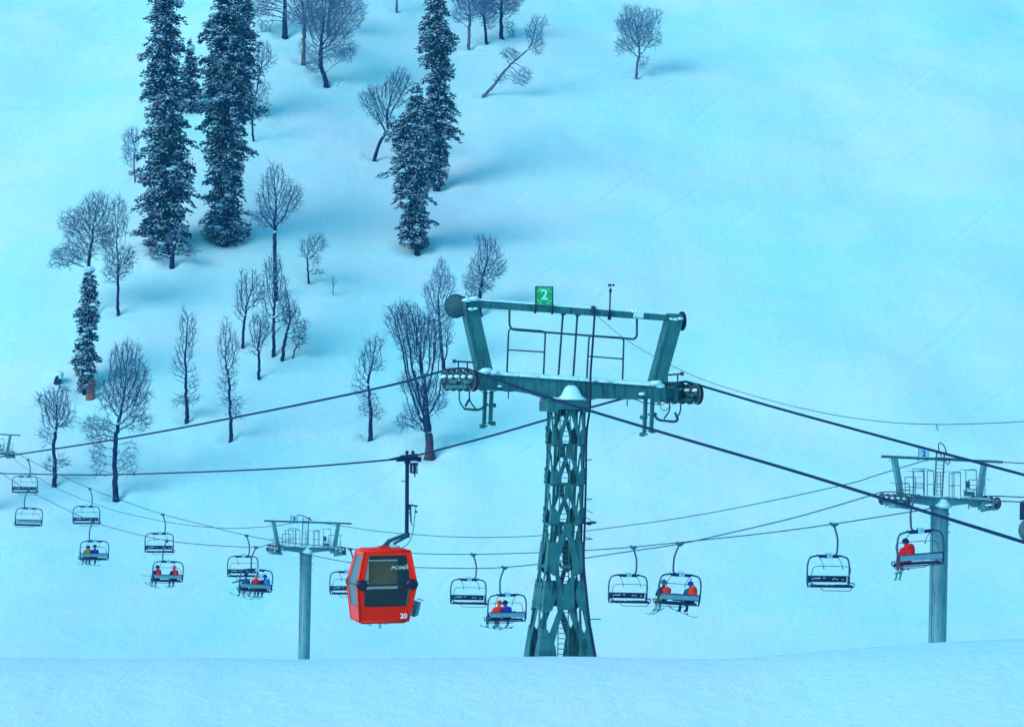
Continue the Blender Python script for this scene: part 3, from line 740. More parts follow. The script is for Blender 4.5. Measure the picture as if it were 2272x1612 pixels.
mb = MB(); u = ax.cross(Vector((0, 0, 1))).normalized(); mb.tube([c+(u*math.cos(2*math.pi*i/36)+Vector((0, 0, 1))*math.sin(2*math.pi*i/36))*.28 for i in range(37)], .022, 6); mb.build('disc_rim', M['dark_steel'], dsc)
mb = MB(); disc_tube(mb, T(1028, 680, 0), (1, 0, 0), .25, .07, 30); disc_tube(mb, T(1028, 680, 0), (1, 0, 0), .08, .2, 14); mb.build('pulley_wheel', M['rim'], pyl)
mb = MB(); disc_tube(mb, T(1517, 711, 0), (1, .1, 0), .24, .05, 30); disc_tube(mb, T(1513, 711, 0), (1, 0, 0), .07, .2, 14); mb.build('pulley_wheel', M['dark_steel'], pyl)
# work railings
rails = MB()
def rail(pts, r=.021, w=-.12, fl=.10): rails.tube(fillet([T(u, v, w) for u, v in pts], fl), r, 8)
rail([(1127, 686), (1127, 731), (1405, 752), (1411, 745), (1411, 700)], .028, -.15, .16)
rail([(1120, 830), (1124, 729), (1205, 735), (1201, 830)], .022, -.22); rail([(1124, 776), (1204, 781)], .018, -.22)
rail([(1297, 838), (1302, 744), (1380, 749), (1377, 842)], .022, -.22); rail([(1300, 790), (1378, 796)], .018, -.22)
rail([(1249, 697), (1239, 832)], .026, 0); rail([(1281, 700), (1272, 836)], .026, 0)
for u, v in ((1250, 697), (1282, 699)): rails.box(T(u, v, 0), (.10, .1, .04))
rails.build('railing', M['green_tube'], pyl, smooth=True)
# number board
mb = MB(); px_prism(mb, [(1186, 637), (1222, 638), (1222, 677), (1186, 676)], -.165, -.145); sg_ = mb.build('number_board', M['sign_green'], pyl)
mb = MB()
for u in (1185.5, 1222.5): mb.bar(T(u, 636, -.15), T(u, 694 if u < 1200 else 696, -.15), .03)
mb.bar(T(1185, 636, -.15), T(1223, 637, -.15), .02)
for u, v in ((1184, 693), (1222, 695)): mb.box(T(u, v, -.13), (.05, .08, .05))
mb.build('board_frame', M['dark_steel'], sg_)
text_mesh('digit', '2', .36, M['sign_light'], sg_, T(1204, 655, -.172), bold=.012)
mb = MB()
for (cu_, cv_), (sx_, sy_) in zip(((1187, 638), (1221, 639), (1187, 675), (1221, 676)), ((1, 1), (-1, 1), (1, -1), (-1, -1))):
    pts = [T(cu_+sx_*(9 if k == 0 else 0)+sx_*9*math.cos(a)*0, cv_, -.168) for k, a in ((0, 0),)]
    arc = [T(cu_+sx_*9*math.cos(a), cv_+sy_*9*math.sin(a), -.167) for a in np.linspace(0, math.pi/2, 6)]
    mb.tube(arc, .008, 4)
mb.build('corner_motif', M['sign_light'], sg_)
# wind gauge and camera housing
mb = MB(); mb.tube([T(1350, 708, -.13), T(1352, 640, -.13)], .02, 7); mb.box(T(1350, 702, -.12), (.07, .09, .16)); mb.tube([T(1352, 648, -.13), T(1352, 640, -.13)], .035, 8)
wg = mb.build('wind_gauge', M['dark_steel'], pyl)
mb = MB()
for a in (0, 2.1, 4.2):
    d = Vector((math.cos(a)*.065, math.sin(a)*.05, 0)); c = T(1353, 632, -.13); mb.tube([c, c+d], .008, 5); mb.ball(c+d, .032, 8, 5)
mb.tube([T(1352.5, 640, -.13), T(1353, 632, -.13)], .008, 5); mb.build('gauge_cups', M['rubber'], wg)
mb = MB(); mb.tube([T(1402, 700, -.2), T(1423, 701, -.24)], .07, 12); mb.build('camera_housing', M['plate'], pyl)
mb = MB(); mb.tube([T(1128+0, 868, -.0), T(1128, 884, 0)], .014, 6); mb.tube([T(1393, 886, 0), T(1393, 901, 0)], .014, 6); mb.tube([T(1118, 866, 0), T(1138, 867, 0)], .02, 6)
mb.tube(catmull([T(1064, 868, -.2), T(1078, 871, -.3), T(1095, 866, -.25), T(1110, 862, -.22)], 5), .011, 6)
mb.tube(catmull([T(1402, 884, -.2), T(1420, 892, -.3), T(1445, 896, -.25), T(1470, 898, -.2)], 5), .013, 6)
mb.box(T(1313, 688, -.15), (.09, .1, .22)); mb.tube([T(1313, 700, -.15), T(1313, 680, -.15)], .03, 6)
mb.build('conduit', M['green_tube'], pyl)
# hanging guide rails
for sgn, (ua, ub, vt, vb) in ((-1, (1075, 1087, 866, 941)), (1, (1432, 1445, 884, 961))):
    mb = MB()
    for q, u in enumerate((ua, ub)):
        vb2 = vb if q == 0 else vb-5
        mb.bar(T(u, vt, -.1-.1*q), T(u-3, vb2, -.1-.1*q), .085, .10, up=(0, 1, 0)); mb.bar(T(u-3, vt, -.16-.1*q), T(u-6, vb2, -.16-.1*q), .02, .03, up=(0, 1, 0))
    if sgn < 0: cl = ((1067, 944), (1091, 938), (1092, 898)); 
    else: cl = ((1423, 964), (1447, 957), (1424, 926), (1450, 920))
    for u, v in cl: mb.box(T(u, v, -.14), (.11, .12, .10)); mb.box(T(u, v, -.21), (.03, .03, .03)); mb.bar(T(u, v, -.12), T(ua+4, v, -.12), .04)
    mb.build('guide_rail', M['green_steel'], pyl, bevel=.004)
# curved brackets below sheaves
mb = MB()
def tb_(pts, r, w=-.3, f=.12): mb.tube(fillet([T(u, v, w) for u, v in pts], f), r, 8)
tb_([(1014, 862), (1014, 890), (1026, 906)], .018); tb_([(1036, 860), (1036, 888), (1052, 908)], .018); tb_([(1024, 905), (1052, 908), (1062, 906), (1075, 893)], .032); tb_([(1027, 900), (1036, 884)], .03)
tb_([(1038, 892), (1045, 896), (1049, 907)], .007)
tb_([(1481, 893), (1481, 912), (1468, 929)], .02); tb_([(1506, 893), (1506, 913), (1497, 928)], .02); tb_([(1448, 924), (1456, 932), (1492, 936), (1500, 932), (1493, 915)], .033)
tb_([(1465, 885), (1459, 897), (1462, 909), (1472, 911), (1478, 904)], .009)
mb.build('bent_bracket', M['green_tube'], pyl, smooth=True)
mb = MB()
def rl(a, b_, posts, w=.1):
    mb.tube([T(*a, w), T(*b_, w)], .022, 7); e = a if a[0] < 1100 else b_; mb.box(T(e[0], e[1], w), (.07, .08, .09))
    for u, v0_, v1_ in posts: mb.tube([T(u, v0_, w), T(u, v1_, w)], .018, 6)
rl((1011, 801), (1062, 804), [(1020, 802, 820), (1040, 803, 820)]); rl((1466, 834), (1520, 829), [(1486, 832, 852), (1510, 831, 850)])
mb.build('sheave_handrail', M['green_tube'], pyl)

# ropes in plan run along x = c - k*Y
KG = 0.42
def rope_pt(px, py, c, k):
    Y = c/((px-CX)/F+k); return P(px, py, Y)
def rope(name, pts, c, k, r, mat, label, cat, sub=8, sag=True):
    mb = MB(); mb.tube(catmull([rope_pt(x, y, c, k) for x, y in pts], sub), r, 8)
    o = mb.build(name, mat, smooth=True); tag(o, label, cat); return o
cA = (1022-CX)/F*71.2+KG*71.2; cB = (1528-CX)/F*73.0+KG*73.0
rope('haul_rope', [(-220,1043),(8,1012),(300,967),(600,910),(850,858),(960,829),(990,821),(1020,817),(1045,821),(1100,841),(1200,876),(1300,908),(1500,968),(1750,1041),(2000,1118),(2265,1200),(2420,1249)], cA, KG, .030, M['rope'], 'thick steel rope crossing in front of the lattice pylon from its left wheels', 'rope')
rope('haul_rope', [(-220,1048),(8,1050),(200,1053),(430,1047),(650,1037),(860,1020),(905,1014),(940,1006),(1080,969),(1215,930),(1330,898),(1440,868),(1490,853),(1515,847),(1540,851),(1700,898),(1900,953),(2100,1007),(2265,1051),(2420,1094)], cB, KG, .030, M['rope'], 'thick steel rope over the right wheels of the lattice pylon that carries the red cabin', 'rope')
cC = (1313-CX)/F*72+KG*72
rope('signal_cable', [(1313,690),(1350,722),(1395,757),(1460,795),(1550,838),(1640,868),(1720,891),(1800,910),(1880,925),(1980,937),(2080,941),(2180,939),(2265,935),(2400,925)], cC, KG, .0075, M['rope_thin'], 'hair-thin dark cable sagging from the lattice pylon mast to the right edge', 'cable')
mb = MB(); a = rope_pt(2079, 941, cC, KG)
sgm = MB(); sgm.tube([a, a+Vector((-.02, 0, -.06)), a+Vector((.02, 0, -.13))], .006, 5); sgm.tube([a, a+Vector((.01, 0, -.08)), a+Vector((.04, 0, -.11))], .005, 5)
tag(sgm.build('cable_tie', M['rope_thin']), 'loose tie hanging from the hair-thin cable above the right tower', 'cable tie')

def sheaves(parent, x, z_top, r, nw, spacing, w, mats, dirloc=(0, 1, 0), bogie=True, snow=True, seed=1):
    """wheel train under the rope; x,z in parent space, wheels run along dirloc"""
    d = Vector(dirloc).normalized(); axd = Vector((d.y, -d.x, 0)); c0 = Vector((x, 0, z_top-r))
    rg = random.Random(seed)
    for i in range(nw):
        c = c0+d*((i-(nw-1)/2)*spacing)
        mb = MB(); disc_tube(mb, c, axd, r, w, 26); t = mb.build('sheave_wheel', mats[0], parent)
        mb = MB()
        for sg in (-1, 1):
            cc = c+axd*sg*(w/2+.012); nn = 26; u = d; zz = Vector((0, 0, 1))
            rin, ro = r*.80, r*.96
            vs = [cc+(u*math.cos(2*math.pi*j/nn)+zz*math.sin(2*math.pi*j/nn))*q for q in (rin, ro) for j in range(nn)]+[cc-axd*sg*.02+(u*math.cos(2*math.pi*j/nn)+zz*math.sin(2*math.pi*j/nn))*q for q in (rin, ro) for j in range(nn)]
            mb.add(vs, [(j, (j+1) % nn, nn+(j+1) % nn, nn+j) for j in range(nn)]+[(nn+j, nn+(j+1) % nn, 3*nn+(j+1) % nn, 3*nn+j) for j in range(nn)]+[(j, (j+1) % nn, 2*nn+(j+1) % nn, 2*nn+j) for j in range(nn)])
            disc_tube(mb, cc, axd, r*.22, .05, 10)
        mb.build('rim', mats[1], t)
    if bogie:
        mb = MB()
        for sg in (-1, 1):
            o_ = axd*sg*(w/2+.05)
            for i in range(0, nw-1, 2):
                a = c0+d*((i-(nw-1)/2)*spacing)+o_; b_ = c0+d*((i+1-(nw-1)/2)*spacing)+o_
                mb.bar(a-Vector((0, 0, r*.12)), b_-Vector((0, 0, r*.12)), .03, r*.32)
            mb.bar(c0-d*spacing*(nw-1)/2.6+o_+Vector((0, 0, -r*.55)), c0+d*spacing*(nw-1)/2.6+o_+Vector((0, 0, -r*.62)), .04, r*.34)
        mb.build('sheave_frame', mats[2], parent)
    if snow:
        mb = MB()
        for i in range(nw):
            c = c0+d*((i-(nw-1)/2)*spacing)+Vector((0, 0, r*.35)); mb.ball(c-axd*(w*.7), (.09*r/.25, .09*r/.25, .045*r/.25), 8, 5, .25, rg)
            mb.ball(c+axd*(w*.7)+Vector((0, 0, -.3*r)), (.1*r/.25, .1*r/.25, .045*r/.25), 8, 5, .25, rg)
        mb.build('snow_cap', M['snowcap'], parent, smooth=True)
dl = Vector((-KG, 1, 0)); dl.rotate(Matrix.Rotation(-YAW, 3, 'Z'))
def rope_local(parent, px, py, c, k):
    parent_m = Matrix.Translation(parent.location) @ Matrix.Rotation(parent.rotation_euler.z, 4, 'Z')
    return parent_m.inverted() @ rope_pt(px, py, c, k)
for (px_, py_, c_) in ((1020, 817, cA), (1513, 847, cB)):
    q = rope_local(pyl, px_, py_, c_, KG)
    sub = empty('sheave_train', (0, 0, 0)); sub.parent = pyl; sub.location = (0, q.y, 0)
    sheaves(sub, q.x, q.z-.03, .265, 5, .44, .07, (M['rubber'], M['rim'], M['green_steel']), dl, seed=int(px_))
    mb = MB(); xs_ = (q.x, T(1062 if px_ < 1200 else 1470, 0).x)
    mb.bar(Vector((q.x, 0, q.z-.30)), Vector((xs_[1], -.0-q.y, q.z-.30)), .16, .20)
    mb.box((q.x+(.2 if px_ < 1200 else -.2), 0, q.z-.25), (.05, .5, .42)); mb.box((q.x+(.32 if px_ < 1200 else -.32), 0, q.z-.3), (.10, .25, .3))
    if px_ > 1200:
        mb.box((q.x-.45, -.15, q.z-.32), (.5, .4, .34)); mb.tube([(q.x-.62, -.3, q.z-.05), (q.x-.15, -.3, q.z-.05)], .06, 10)
    mb.build('sheave_mount', M['green_steel'], sub, bevel=.006)

# ------------------------------------------------------------------ red gondola cabin
Yc = cB/((903-CX)/F+KG); Sc = Yc/F; YC = R(15); CCY = math.cos(YC)
cab = empty('gondola_cabin', P(903, 1014, Yc), YC)
tag(cab, 'bright red glazed gondola cabin hanging from the thick rope in the centre', 'gondola cabin')
def C(u, v, w=0.0): return Vector(((u-903)*Sc/CCY, w, (1014-v)*Sc))
rings = [(851, 1214, .60, .48), (851, 1219, .74, .62), (847.5, 1291, .955, .82), (843, 1372, .78, .67), (843, 1378, .66, .54)]
def corner(k, sx, sy, off=0.0):
    a, v, hx, hy = rings[k]; p = C(a, v); return Vector((p.x+sx*(hx+off), sy*(hy+off), p.z))
body = MB(); body.mi = 0; panes = []
faces_dir = [((-1, -1), (1, -1)), ((1, -1), (1, 1)), ((1, 1), (-1, 1)), ((-1, 1), (-1, -1))]
for fi, (A_, B_) in enumerate(faces_dir):
    body.mi = 1 if fi == 3 else 0
    for lv, (t0, t1, ins) in enumerate(((.12, 1.0, (.13, .13)), (0.0, .60, (.13, .13)))):
        k0, k1 = (1, 2) if lv == 0 else (2, 3)
        a0, b0, a1, b1 = corner(k0, *A_), corner(k0, *B_), corner(k1, *A_), corner(k1, *B_)
        q = lambda s, t: (a0.lerp(b0, s)).lerp(a1.lerp(b1, s), t)
        s0, s1_ = (.11, .90) if fi in (0, 2) else (.16, .86)
        nrm = (b0-a0).cross(a1-a0).normalized()
        g_ = [0, s0, s1_, 1]; h_ = [0, t0, t1, 1]
        for i in range(3):
            for j in range(3):
                if i == 1 and j == 1: continue
                if h_[j+1]-h_[j] < 1e-6: continue
                o4 = [q(g_[i], h_[j]), q(g_[i+1], h_[j]), q(g_[i+1], h_[j+1]), q(g_[i], h_[j+1])]
                # outward normal
                cen = Vector((C(847, 0).x, 0, 0)); nn = nrm
                if nn.dot(Vector((o4[0].x-cen.x, o4[0].y, 0))) < 0: nn = -nn
                body.prism(o4, -nn*.035)
        w4 = [q(s0, t0), q(s1_, t0), q(s1_, t1), q(s0, t1)]
        nn = nrm
        if nn.dot(Vector((w4[0].x-C(847, 0).x, w4[0].y, 0))) < 0: nn = -nn
        panes.append((fi, lv, [p-nn*.012 for p in w4], nn))
body.mi = 0
for k0, k1 in ((0, 1), (3, 4)):
    for A_, B_ in faces_dir:
        a0, b0, a1, b1 = corner(k0, *A_), corner(k0, *B_), corner(k1, *A_), corner(k1, *B_); body.add([a0, b0, b1, a1], [(0, 1, 2, 3)])
body.add([corner(0, -1, -1), corner(0, 1, -1), corner(0, 1, 1), corner(0, -1, 1)], [(0, 1, 2, 3)])
body.add([corner(4, -1, -1), corner(4, 1, -1), corner(4, 1, 1), corner(4, -1, 1)], [(3, 2, 1, 0)])
bd = body.build('cabin_shell', [M['red'], M['red_side']], cab)
# rounded corner posts
mb = MB()
for sx, sy in ((-1, -1), (1, -1), (1, 1), (-1, 1)):
    mb.tube([corner(1, sx, sy, -.012), corner(2, sx, sy, -.012), corner(3, sx, sy, -.012)], .035, 10)
for k in (1, 3):
    for A_, B_ in faces_dir: mb.tube([corner(k, *A_, -.01), corner(k, *B_, -.01)], .03, 8)
mb.build('corner_trim', M['red'], cab, smooth=True)
for fi, lv, w4, nn in panes:
    mb = MB(); mb.prism(w4, -nn*.008)
    mt = M['glass_side'] if fi == 3 else M['glass']
    wnd = mb.build('window_pane', mt, cab)
    mb = MB()
    for i in range(4):
        if (lv == 0 and i == 2) or (lv == 1 and i == 0): continue
        mb.bar(w4[i], w4[(i+1) % 4], .02, .02)
    if lv == 0: mb.bar(w4[2], w4[3], .05, .03)
    mb.build('window_seal', M['black'], wnd)
# corner bumpers
for sx, sy in ((-1, -1), (1, -1), (-1, 1), (1, 1)):
    mb = MB(); c = corner(2, sx, sy); 
    mb.ball(c+Vector((-sx*.15, sy*.0, 0)), (.185, .05, .17), 18, 10); mb.ball(c+Vector((-sx*.03, -sy*.07, 0)), (.05, .12, .16), 14, 8)
    mb.build('bumper_pad', M['black'], cab, smooth=True)
# interior: two benches, floor, poles
mb = MB(); mb.box(C(852, 1268, -.12), (1.0, .06, .72)); mb.box(C(846, 1297, .18), (1.3, .40, .06)); mb.build('bench', M['tan'], cab)
mb = MB(); mb.box(C(846, 1318, -.35), (1.3, .05, .42)); mb.box(C(846, 1306, -.25), (1.3, .36, .05)); mb.build('bench', M['black'], cab)
mb = MB(); mb.box(C(843, 1366, 0), (1.4, 1.2, .04)); mb.box(C(862, 1237, .3), (1.1, .04, .12)); mb.box(C(889, 1262, -.2), (.28, .04, .9)); mb.build('inner_frame', M['black'], cab)
mb = MB(); mb.box(C(846, 1340, 0), (1.3, 1.15, .45)); mb.build('seat_base', M['black'], cab)
# lettering
text_mesh('maker_lettering', 'POMA', .15, M['white'], cab, C(876, 1255, -.70), rot=(R(90-10), 0, 0), shear=.3, bold=.004, sx=1.35)
mb = MB(); mb.prism([C(884, 1252, -.69), C(893, 1247.5, -.685), C(906, 1247.5, -.685), C(893, 1249, -.687)], (0, -.006, 0)); mb.build('maker_swoosh', M['white'], cab)
text_mesh('cabin_number', '20', .22, M['white'], cab, C(884, 1361, -.752), rot=(R(90+8), 0, 0), bold=.006)
# hinge line on side, roof things, underside
mb = MB(); mb.box(C(849, 1376, -.45), (.10, .12, .10)); mb.box(C(838, 1379.5, -.4), (.07, .07, .28)); mb.bar(C(812, 1378, -.3), C(820, 1384, -.3), .04); mb.build('underside_fitting', M['plate'], cab)
mb = MB(); mb.tube([C(851, 1219), C(857, 1211)], .09, 10); mb.box(C(853, 1213, 0), (.32, .30, .10)); mb.build('roof_mount', M['red'], cab, bevel=.01)
# hanger
hg = MB(); hg.tube([C(903.5, 1022), C(902.5, 1184)], .062, 10); hg.box(C(903, 1186, 0), (.14, .14, .16))
hg.build('hanger_pole', M['dark_steel'], cab, smooth=False)
mb = MB()
for w in (-.09, .09):
    mb.bar(C(903, 1184, w), C(866, 1198, w), .05, .09); mb.bar(C(903, 1190, w), C(874, 1205, w), .04, .05); mb.bar(C(866, 1197, w), C(850, 1214, w), .06, .10)
mb.build('hanger_arm', M['chair_tube'], cab)
mb = MB()
mb.tube(catmull([C(921, 1123, -.1), C(918, 1150, -.1), C(914, 1180, -.1), C(905, 1203, -.1), C(889, 1215, -.1)], 6), .013, 6)
mb.tube(catmull([C(889, 1218, -.2), C(880, 1209, -.2), C(862, 1207, -.2), C(838, 1210, -.2), C(824, 1217, -.2)], 6), .012, 6)
mb.tube([C(910, 1120, -.05), C(925, 1122, -.05)], .03, 8); mb.tube([C(910, 1124), C(912, 1158)], .028, 8); mb.tube([C(912, 1158), C(915, 1166)], .012, 6); mb.tube([C(910, 1120), C(910, 1130)], .04, 8)
mb.tube([C(919, 1135, -.05), C(925, 1135, -.05)], .03, 8); mb.tube([C(901, 1119), C(914, 1119)], .015, 6); mb.tube([C(901, 1137), C(912, 1137)], .015, 6); mb.bar(C(890, 1067), C(907, 1067), .03)
mb.build('door_release', M['chair_tube'], cab)
# grip
gr = MB()
gr.bar(C(862, 1019, -.04), C(893, 1012, -.02), .07, .05); gr.bar(C(890, 1014), C(925, 1010), .22, .12); gr.bar(C(880, 1020), C(934, 1018), .14, .10)
gr.box(C(904, 1023), (.16, .18, .16)); gr.tube([C(930, 1013), C(930, 1024)], .07, 10)
gr.build('rope_grip', M['dark_steel'], cab, bevel=.008)
gw = MB()
for u in (903, 916): gw.tube([C(u, 1012), C(u, 1003)], .035, 8); gw.ball(C(u, 1003), .058, 10, 6)
gw.build('grip_roller', M['rubber'], cab)
sp = MB()
for u, r_, n_ in ((912, .035, 7), (921, .075, 6)):
    pts = [C(u, 1027+22*k/(n_*10), 0)+Vector((r_*math.cos(2*math.pi*k/10), r_*math.sin(2*math.pi*k/10), 0)) for k in range(n_*10)]
    sp.tube(pts, .016, 5)
sp.box(C(920, 1049), (.2, .12, .03)); sp.tube([C(920, 1048), C(920, 1058)], .02, 6); sp.box(C(921, 1029), (.16, .14, .08))
sp.build('grip_spring', M['dark_steel'], cab)
# ski rack at the right
mb = MB(); c1, c2 = C(916, 1332, -.25), C(913, 1364, -.25)
mb.prism([C(919, 1331, -.45), C(927, 1333, -.45), C(921, 1361, -.45), C(912, 1366, -.45)], (0, .5, 0)); mb.bar(C(917, 1325, -.5), C(930, 1329, -.5), .04, .03); mb.bar(C(930, 1329, -.5), C(930, 1329, .05), .03)
rk = mb.build('ski_rack', M['chair_back'], cab)
mb = MB()
for k in range(4): mb.box(C(919-k*1.6, 1336+k*7.5, -.456), (.03, .01, .04))
mb.build('rack_slot', M['black'], rk)

# ------------------------------------------------------------------ chairlift towers
KC = 0.477; CN, CFAR, CM = 72.9, 77.9, 75.4
YAWC = math.atan(KC); S2 = 120.8/F; SC2 = S2/math.cos(YAWC)
def chair_tower(px, py, digit, label, ground_z, scl=1.0):
    Y = CM/((px-CX)/F+KC); k = (Y/F)/S2          # real size stays the same; only place differs
    root = empty('chairlift_tower', P(px, py, Y), YAWC)
    Q = lambda u, v, w=0.0: Vector(((u-2085)*SC2, w, (1120-v)*S2))
    pr = lambda mb, poly, w0, w1: mb.prism([Q(u, v, w0) for u, v in poly], (0, w1-w0, 0))
    zb = ground_z-root.location.z-0.5
    mb = MB(); zl = zb; ln = -zl
    mb.tube([(0, 0, 0), (-ln*.021*.5, 0, zl/2), (-ln*.021, 0, zl)], [.375, .372, .37], 36); mb.build('pole', M['pole'], root, smooth=False)
    root.children[0].data.polygons.foreach_set('use_smooth', [len(p.vertices) == 4 for p in root.children[0].data.polygons])
    mb = MB(); mb.tube([Q(2085, 1118), Q(2085, 1123)], .43, 32); 
    for i in range(20): a = i*math.pi/10; mb.box(Q(2085, 1125)+Vector((.40*math.cos(a), .40*math.sin(a), 0)), (.04, .04, .07))
    for v in (1140, 1162, 1180): mb.bar(Q(2064, v, -.05), Q(2061, v, -.05), .05); mb.bar(Q(2104, v, -.05), Q(2107, v, -.05), .05)
    mb.build('pole_flange', M['pole'], root)
    mb = MB(); mb.bar(Q(2062, 1120, -.2), Q(2059, 1430, -.2), .02); mb.build('earthing_cable', M['rope_thin'], root)
    mb = MB()
    pr(mb, [(1986, 1094), (2082, 1102), (2082, 1116), (2062, 1121), (2030, 1115), (1986, 1110)], -.22, .22)
    pr(mb, [(2088, 1102), (2210, 1110), (2210, 1124), (2150, 1118), (2108, 1122), (2088, 1118)], -.22, .22)
    pr(mb, [(2066, 1104), (2104, 1105), (2106, 1119), (2064, 1119)], -.26, .26)
    mb.build('crossarm', M['pole'], root, bevel=.03)
    mb = MB(); pr(mb, [(1972, 1014), (1983, 1014), (1998, 1095), (1987, 1095)], -.10, .10); mb.build('slanted_arm', M['pole'], root, bevel=.01)
    mb = MB(); pr(mb, [(2187, 1028), (2197, 1028), (2185, 1107), (2173, 1107)], -.10, .10); mb.build('slanted_arm', M['pole'], root, bevel=.01)
    mb = MB(); mb.bar(Q(1948, 1010), Q(2236, 1027), .12, .11)
    for u, v in ((1964, 1020), (2030, 1020), (2052, 1021), (2225, 1031)): mb.tube([Q(u, v-3, -.08), Q(u, v+1, -.08)], .02, 6)
    for u in (1990, 2015, 2180, 2205): mb.bar(Q(u, 1010+(u-1948)*.059), Q(u, 1006+(u-1948)*.059), .02)
    mb.build('top_beam', M['pole_rail'], root, bevel=.01)
    mb = MB(); pr(mb, [(2033, 994), (2055, 995), (2055, 1014), (2033, 1013)], -.10, -.08); sg = mb.build('number_board', M['plate'], root)
    mb = MB(); mb.bar(Q(2032.5, 992, -.08), Q(2032.5, 1020, -.08), .025); mb.bar(Q(2055.5, 993, -.08), Q(2055.5, 1021, -.08), .025); mb.build('board_frame', M['pole_rail'], sg)
    text_mesh('digit', digit, .32, M['digit_blue'], sg, Q(2044.5, 1005.5, -.106), bold=.008)
    mb = MB()
    for (a, b_) in (((2073, 1001), (2068, 1100)), ((2092, 1002), (2086, 1101))): mb.bar(Q(*a, -.14), Q(*b_, -.14), .05, .04)
    for i in range(12):
        t = (i+.5)/12; a = Q(2073-5*t, 1001+99*t, -.14); b_ = Q(2092-6*t, 1002+99*t, -.14); mb.bar(a, b_, .022)
    mb.build('ladder', M['pole_rail'], root)
    mb = MB()
    if digit == '2':
        mb.tube(catmull([Q(2086, 1012, -.1), Q(2080, 998, -.1), Q(2079, 985, -.1), Q(2084, 982, -.1), Q(2093, 990, -.1), Q(2098, 1004, -.1), Q(2102, 1011, -.1)], 6), .022, 6)
        mb.tube(catmull([Q(2094, 1018, -.14), Q(2096, 1027, -.14), Q(2101, 1029, -.14), Q(2104, 1022, -.14), Q(2099, 1016, -.14)], 5), .02, 6)
    else:
        mb.tube(catmull([Q(2055, 992, -.1), Q(2075, 997, -.1), Q(2096, 1008, -.1), Q(2104, 1014, -.1)], 6), .03, 6); mb.tube([Q(2096, 1012, -.1), Q(2095, 1000, -.1)], .02, 6)
    mb.build('hooked_cable', M['dark_steel'], root, smooth=True)
    mb = MB()
    for i, (x0, yt, x1, yb) in enumerate([(1969,1069,2000,1094),(2016,1057,2041,1097),(2010,1043,2035,1096),(2035,1039,2060,1097),(2042,1042,2057,1096),(2092,1048,2101,1099),(2101,1046,2121,1100),(2121,1051,2133,1102),(2134,1042,2159,1104),(2168,1066,2208,1108)]):
        w = (-.42, .42)[i % 2]; r_ = .017
        mb.tube(fillet([Q(x0, yb, w), Q(x0, yt, w), Q(x1, yt+1, w), Q(x1, yb, w)], .05), r_, 6); ym = yt+(yb-yt)*.55
        mb.tube([Q(x0, ym, w), Q(x1, ym+1, w)], r_*.8, 5)
        if x1-x0 > 22: mb.tube([Q(x0, ym+8, w), Q(x1, ym+9, w)], r_*.7, 5)
        mb.tube([Q(x0, yt, w), Q(x0, yt, 0)], r_*.7, 5); mb.tube([Q(x1, yt, w), Q(x1, yt, 0)], r_*.7, 5)
    mb.tube(fillet([Q(1985, 1034, -.1), Q(1990, 1062, -.1), Q(1994, 1068, -.1)], .1), .014, 5); mb.tube(fillet([Q(2186, 1045, -.1), Q(2180, 1068, -.1)], .1), .014, 5)
    mb.build('railing', M['pole_rail'], root)
    mb = MB()
    for a, b_ in (((1990, 1096), (2064, 1102)), ((2106, 1104), (2206, 1111))): mb.bar(Q(*a), Q(*b_), .9, .03)
    mb.box(Q(2146, 1094, -.3), (.34, .3, .22)); mb.box(Q(2142, 1075, -.3), (.16, .1, .3))
    mb.build('walkway', M['pole_rail'], root)
    mb = MB(); rg = random.Random(int(px)+9)
    snow_strip(mb, Q(2000, 1096), Q(2062, 1101), .85, .05, 16, 3); snow_strip(mb, Q(2108, 1103), Q(2200, 1110), .85, .05, 20, 4); snow_strip(mb, Q(2136, 1089, -.3), Q(2155, 1090, -.3), .34, .06, 6, 5)
    mb.tube([Q(2085, 1118, -.16), Q(2085, 1113, -.2), Q(2085, 1107, -.22), Q(2085, 1103, -.22)], [.42, .28, .15, .05], 14)
    for _ in range(12): u = rg.uniform(1990, 2200); mb.ball(Q(u, 1096+(u-1990)*.06, rg.uniform(-.4, 0)), (rg.uniform(.05, .12), .09, .045), 8, 5, .2, rg)
    mb.build('snow_cap', M['snowcap'], root, smooth=True)
    for sx, (pxr, pyr, cc) in ((-1, (0, 0, CN)), (1, (0, 0, CFAR))):
        x = sx*2.26; z = Q(0, 1091).z if sx < 0 else Q(0, 1101).z
        sub = empty('sheave_train', (0, 0, 0)); sub.parent = root
        sheaves(sub, x, z-.03, .25, 5, .44, .06, (M['rubber'], M['rim'], M['pole_rail']), seed=int(px+sx))
        mb = MB(); mb.box((x-sx*.25, 0, z-.36), (.30, .9, .26)); mb.box((x-sx*.05, -.3, z-.52), (.7, .5, .14)); mb.bar((x-sx*.5, -.4, z-.6), (x+sx*.2, -.4, z-.5), .05, .14)
        for q in (-.9, .9): mb.bar((x-sx*.2, q, z-.1), (x-sx*.2, q, z-.6), .05)
        mb.build('sheave_mount', M['pole'], sub, bevel=.01)
        mb = MB()
        for q in range(7): mb.ball((x-sx*rg.uniform(-.1, .4), rg.uniform(-1, .2), z-rg.uniform(.2, .45)), (.1, .1, .04), 8, 5, .2, rg)
        mb.build('snow_cap', M['snowcap'], sub, smooth=True)
    tag(root, label, 'lift tower', 'round steel chairlift towers'); return root
chair_tower(2085, 1120, '2', 'pale blue round chairlift tower with a board reading 2', -18.8)
chair_tower(679, 1224, '3', 'pale blue round chairlift tower left of the red cabin with a board reading 3', -27)
chair_tower(-32, 1010, '4', 'far chairlift tower cut off by the left edge, only its right arm showing', -15.5)

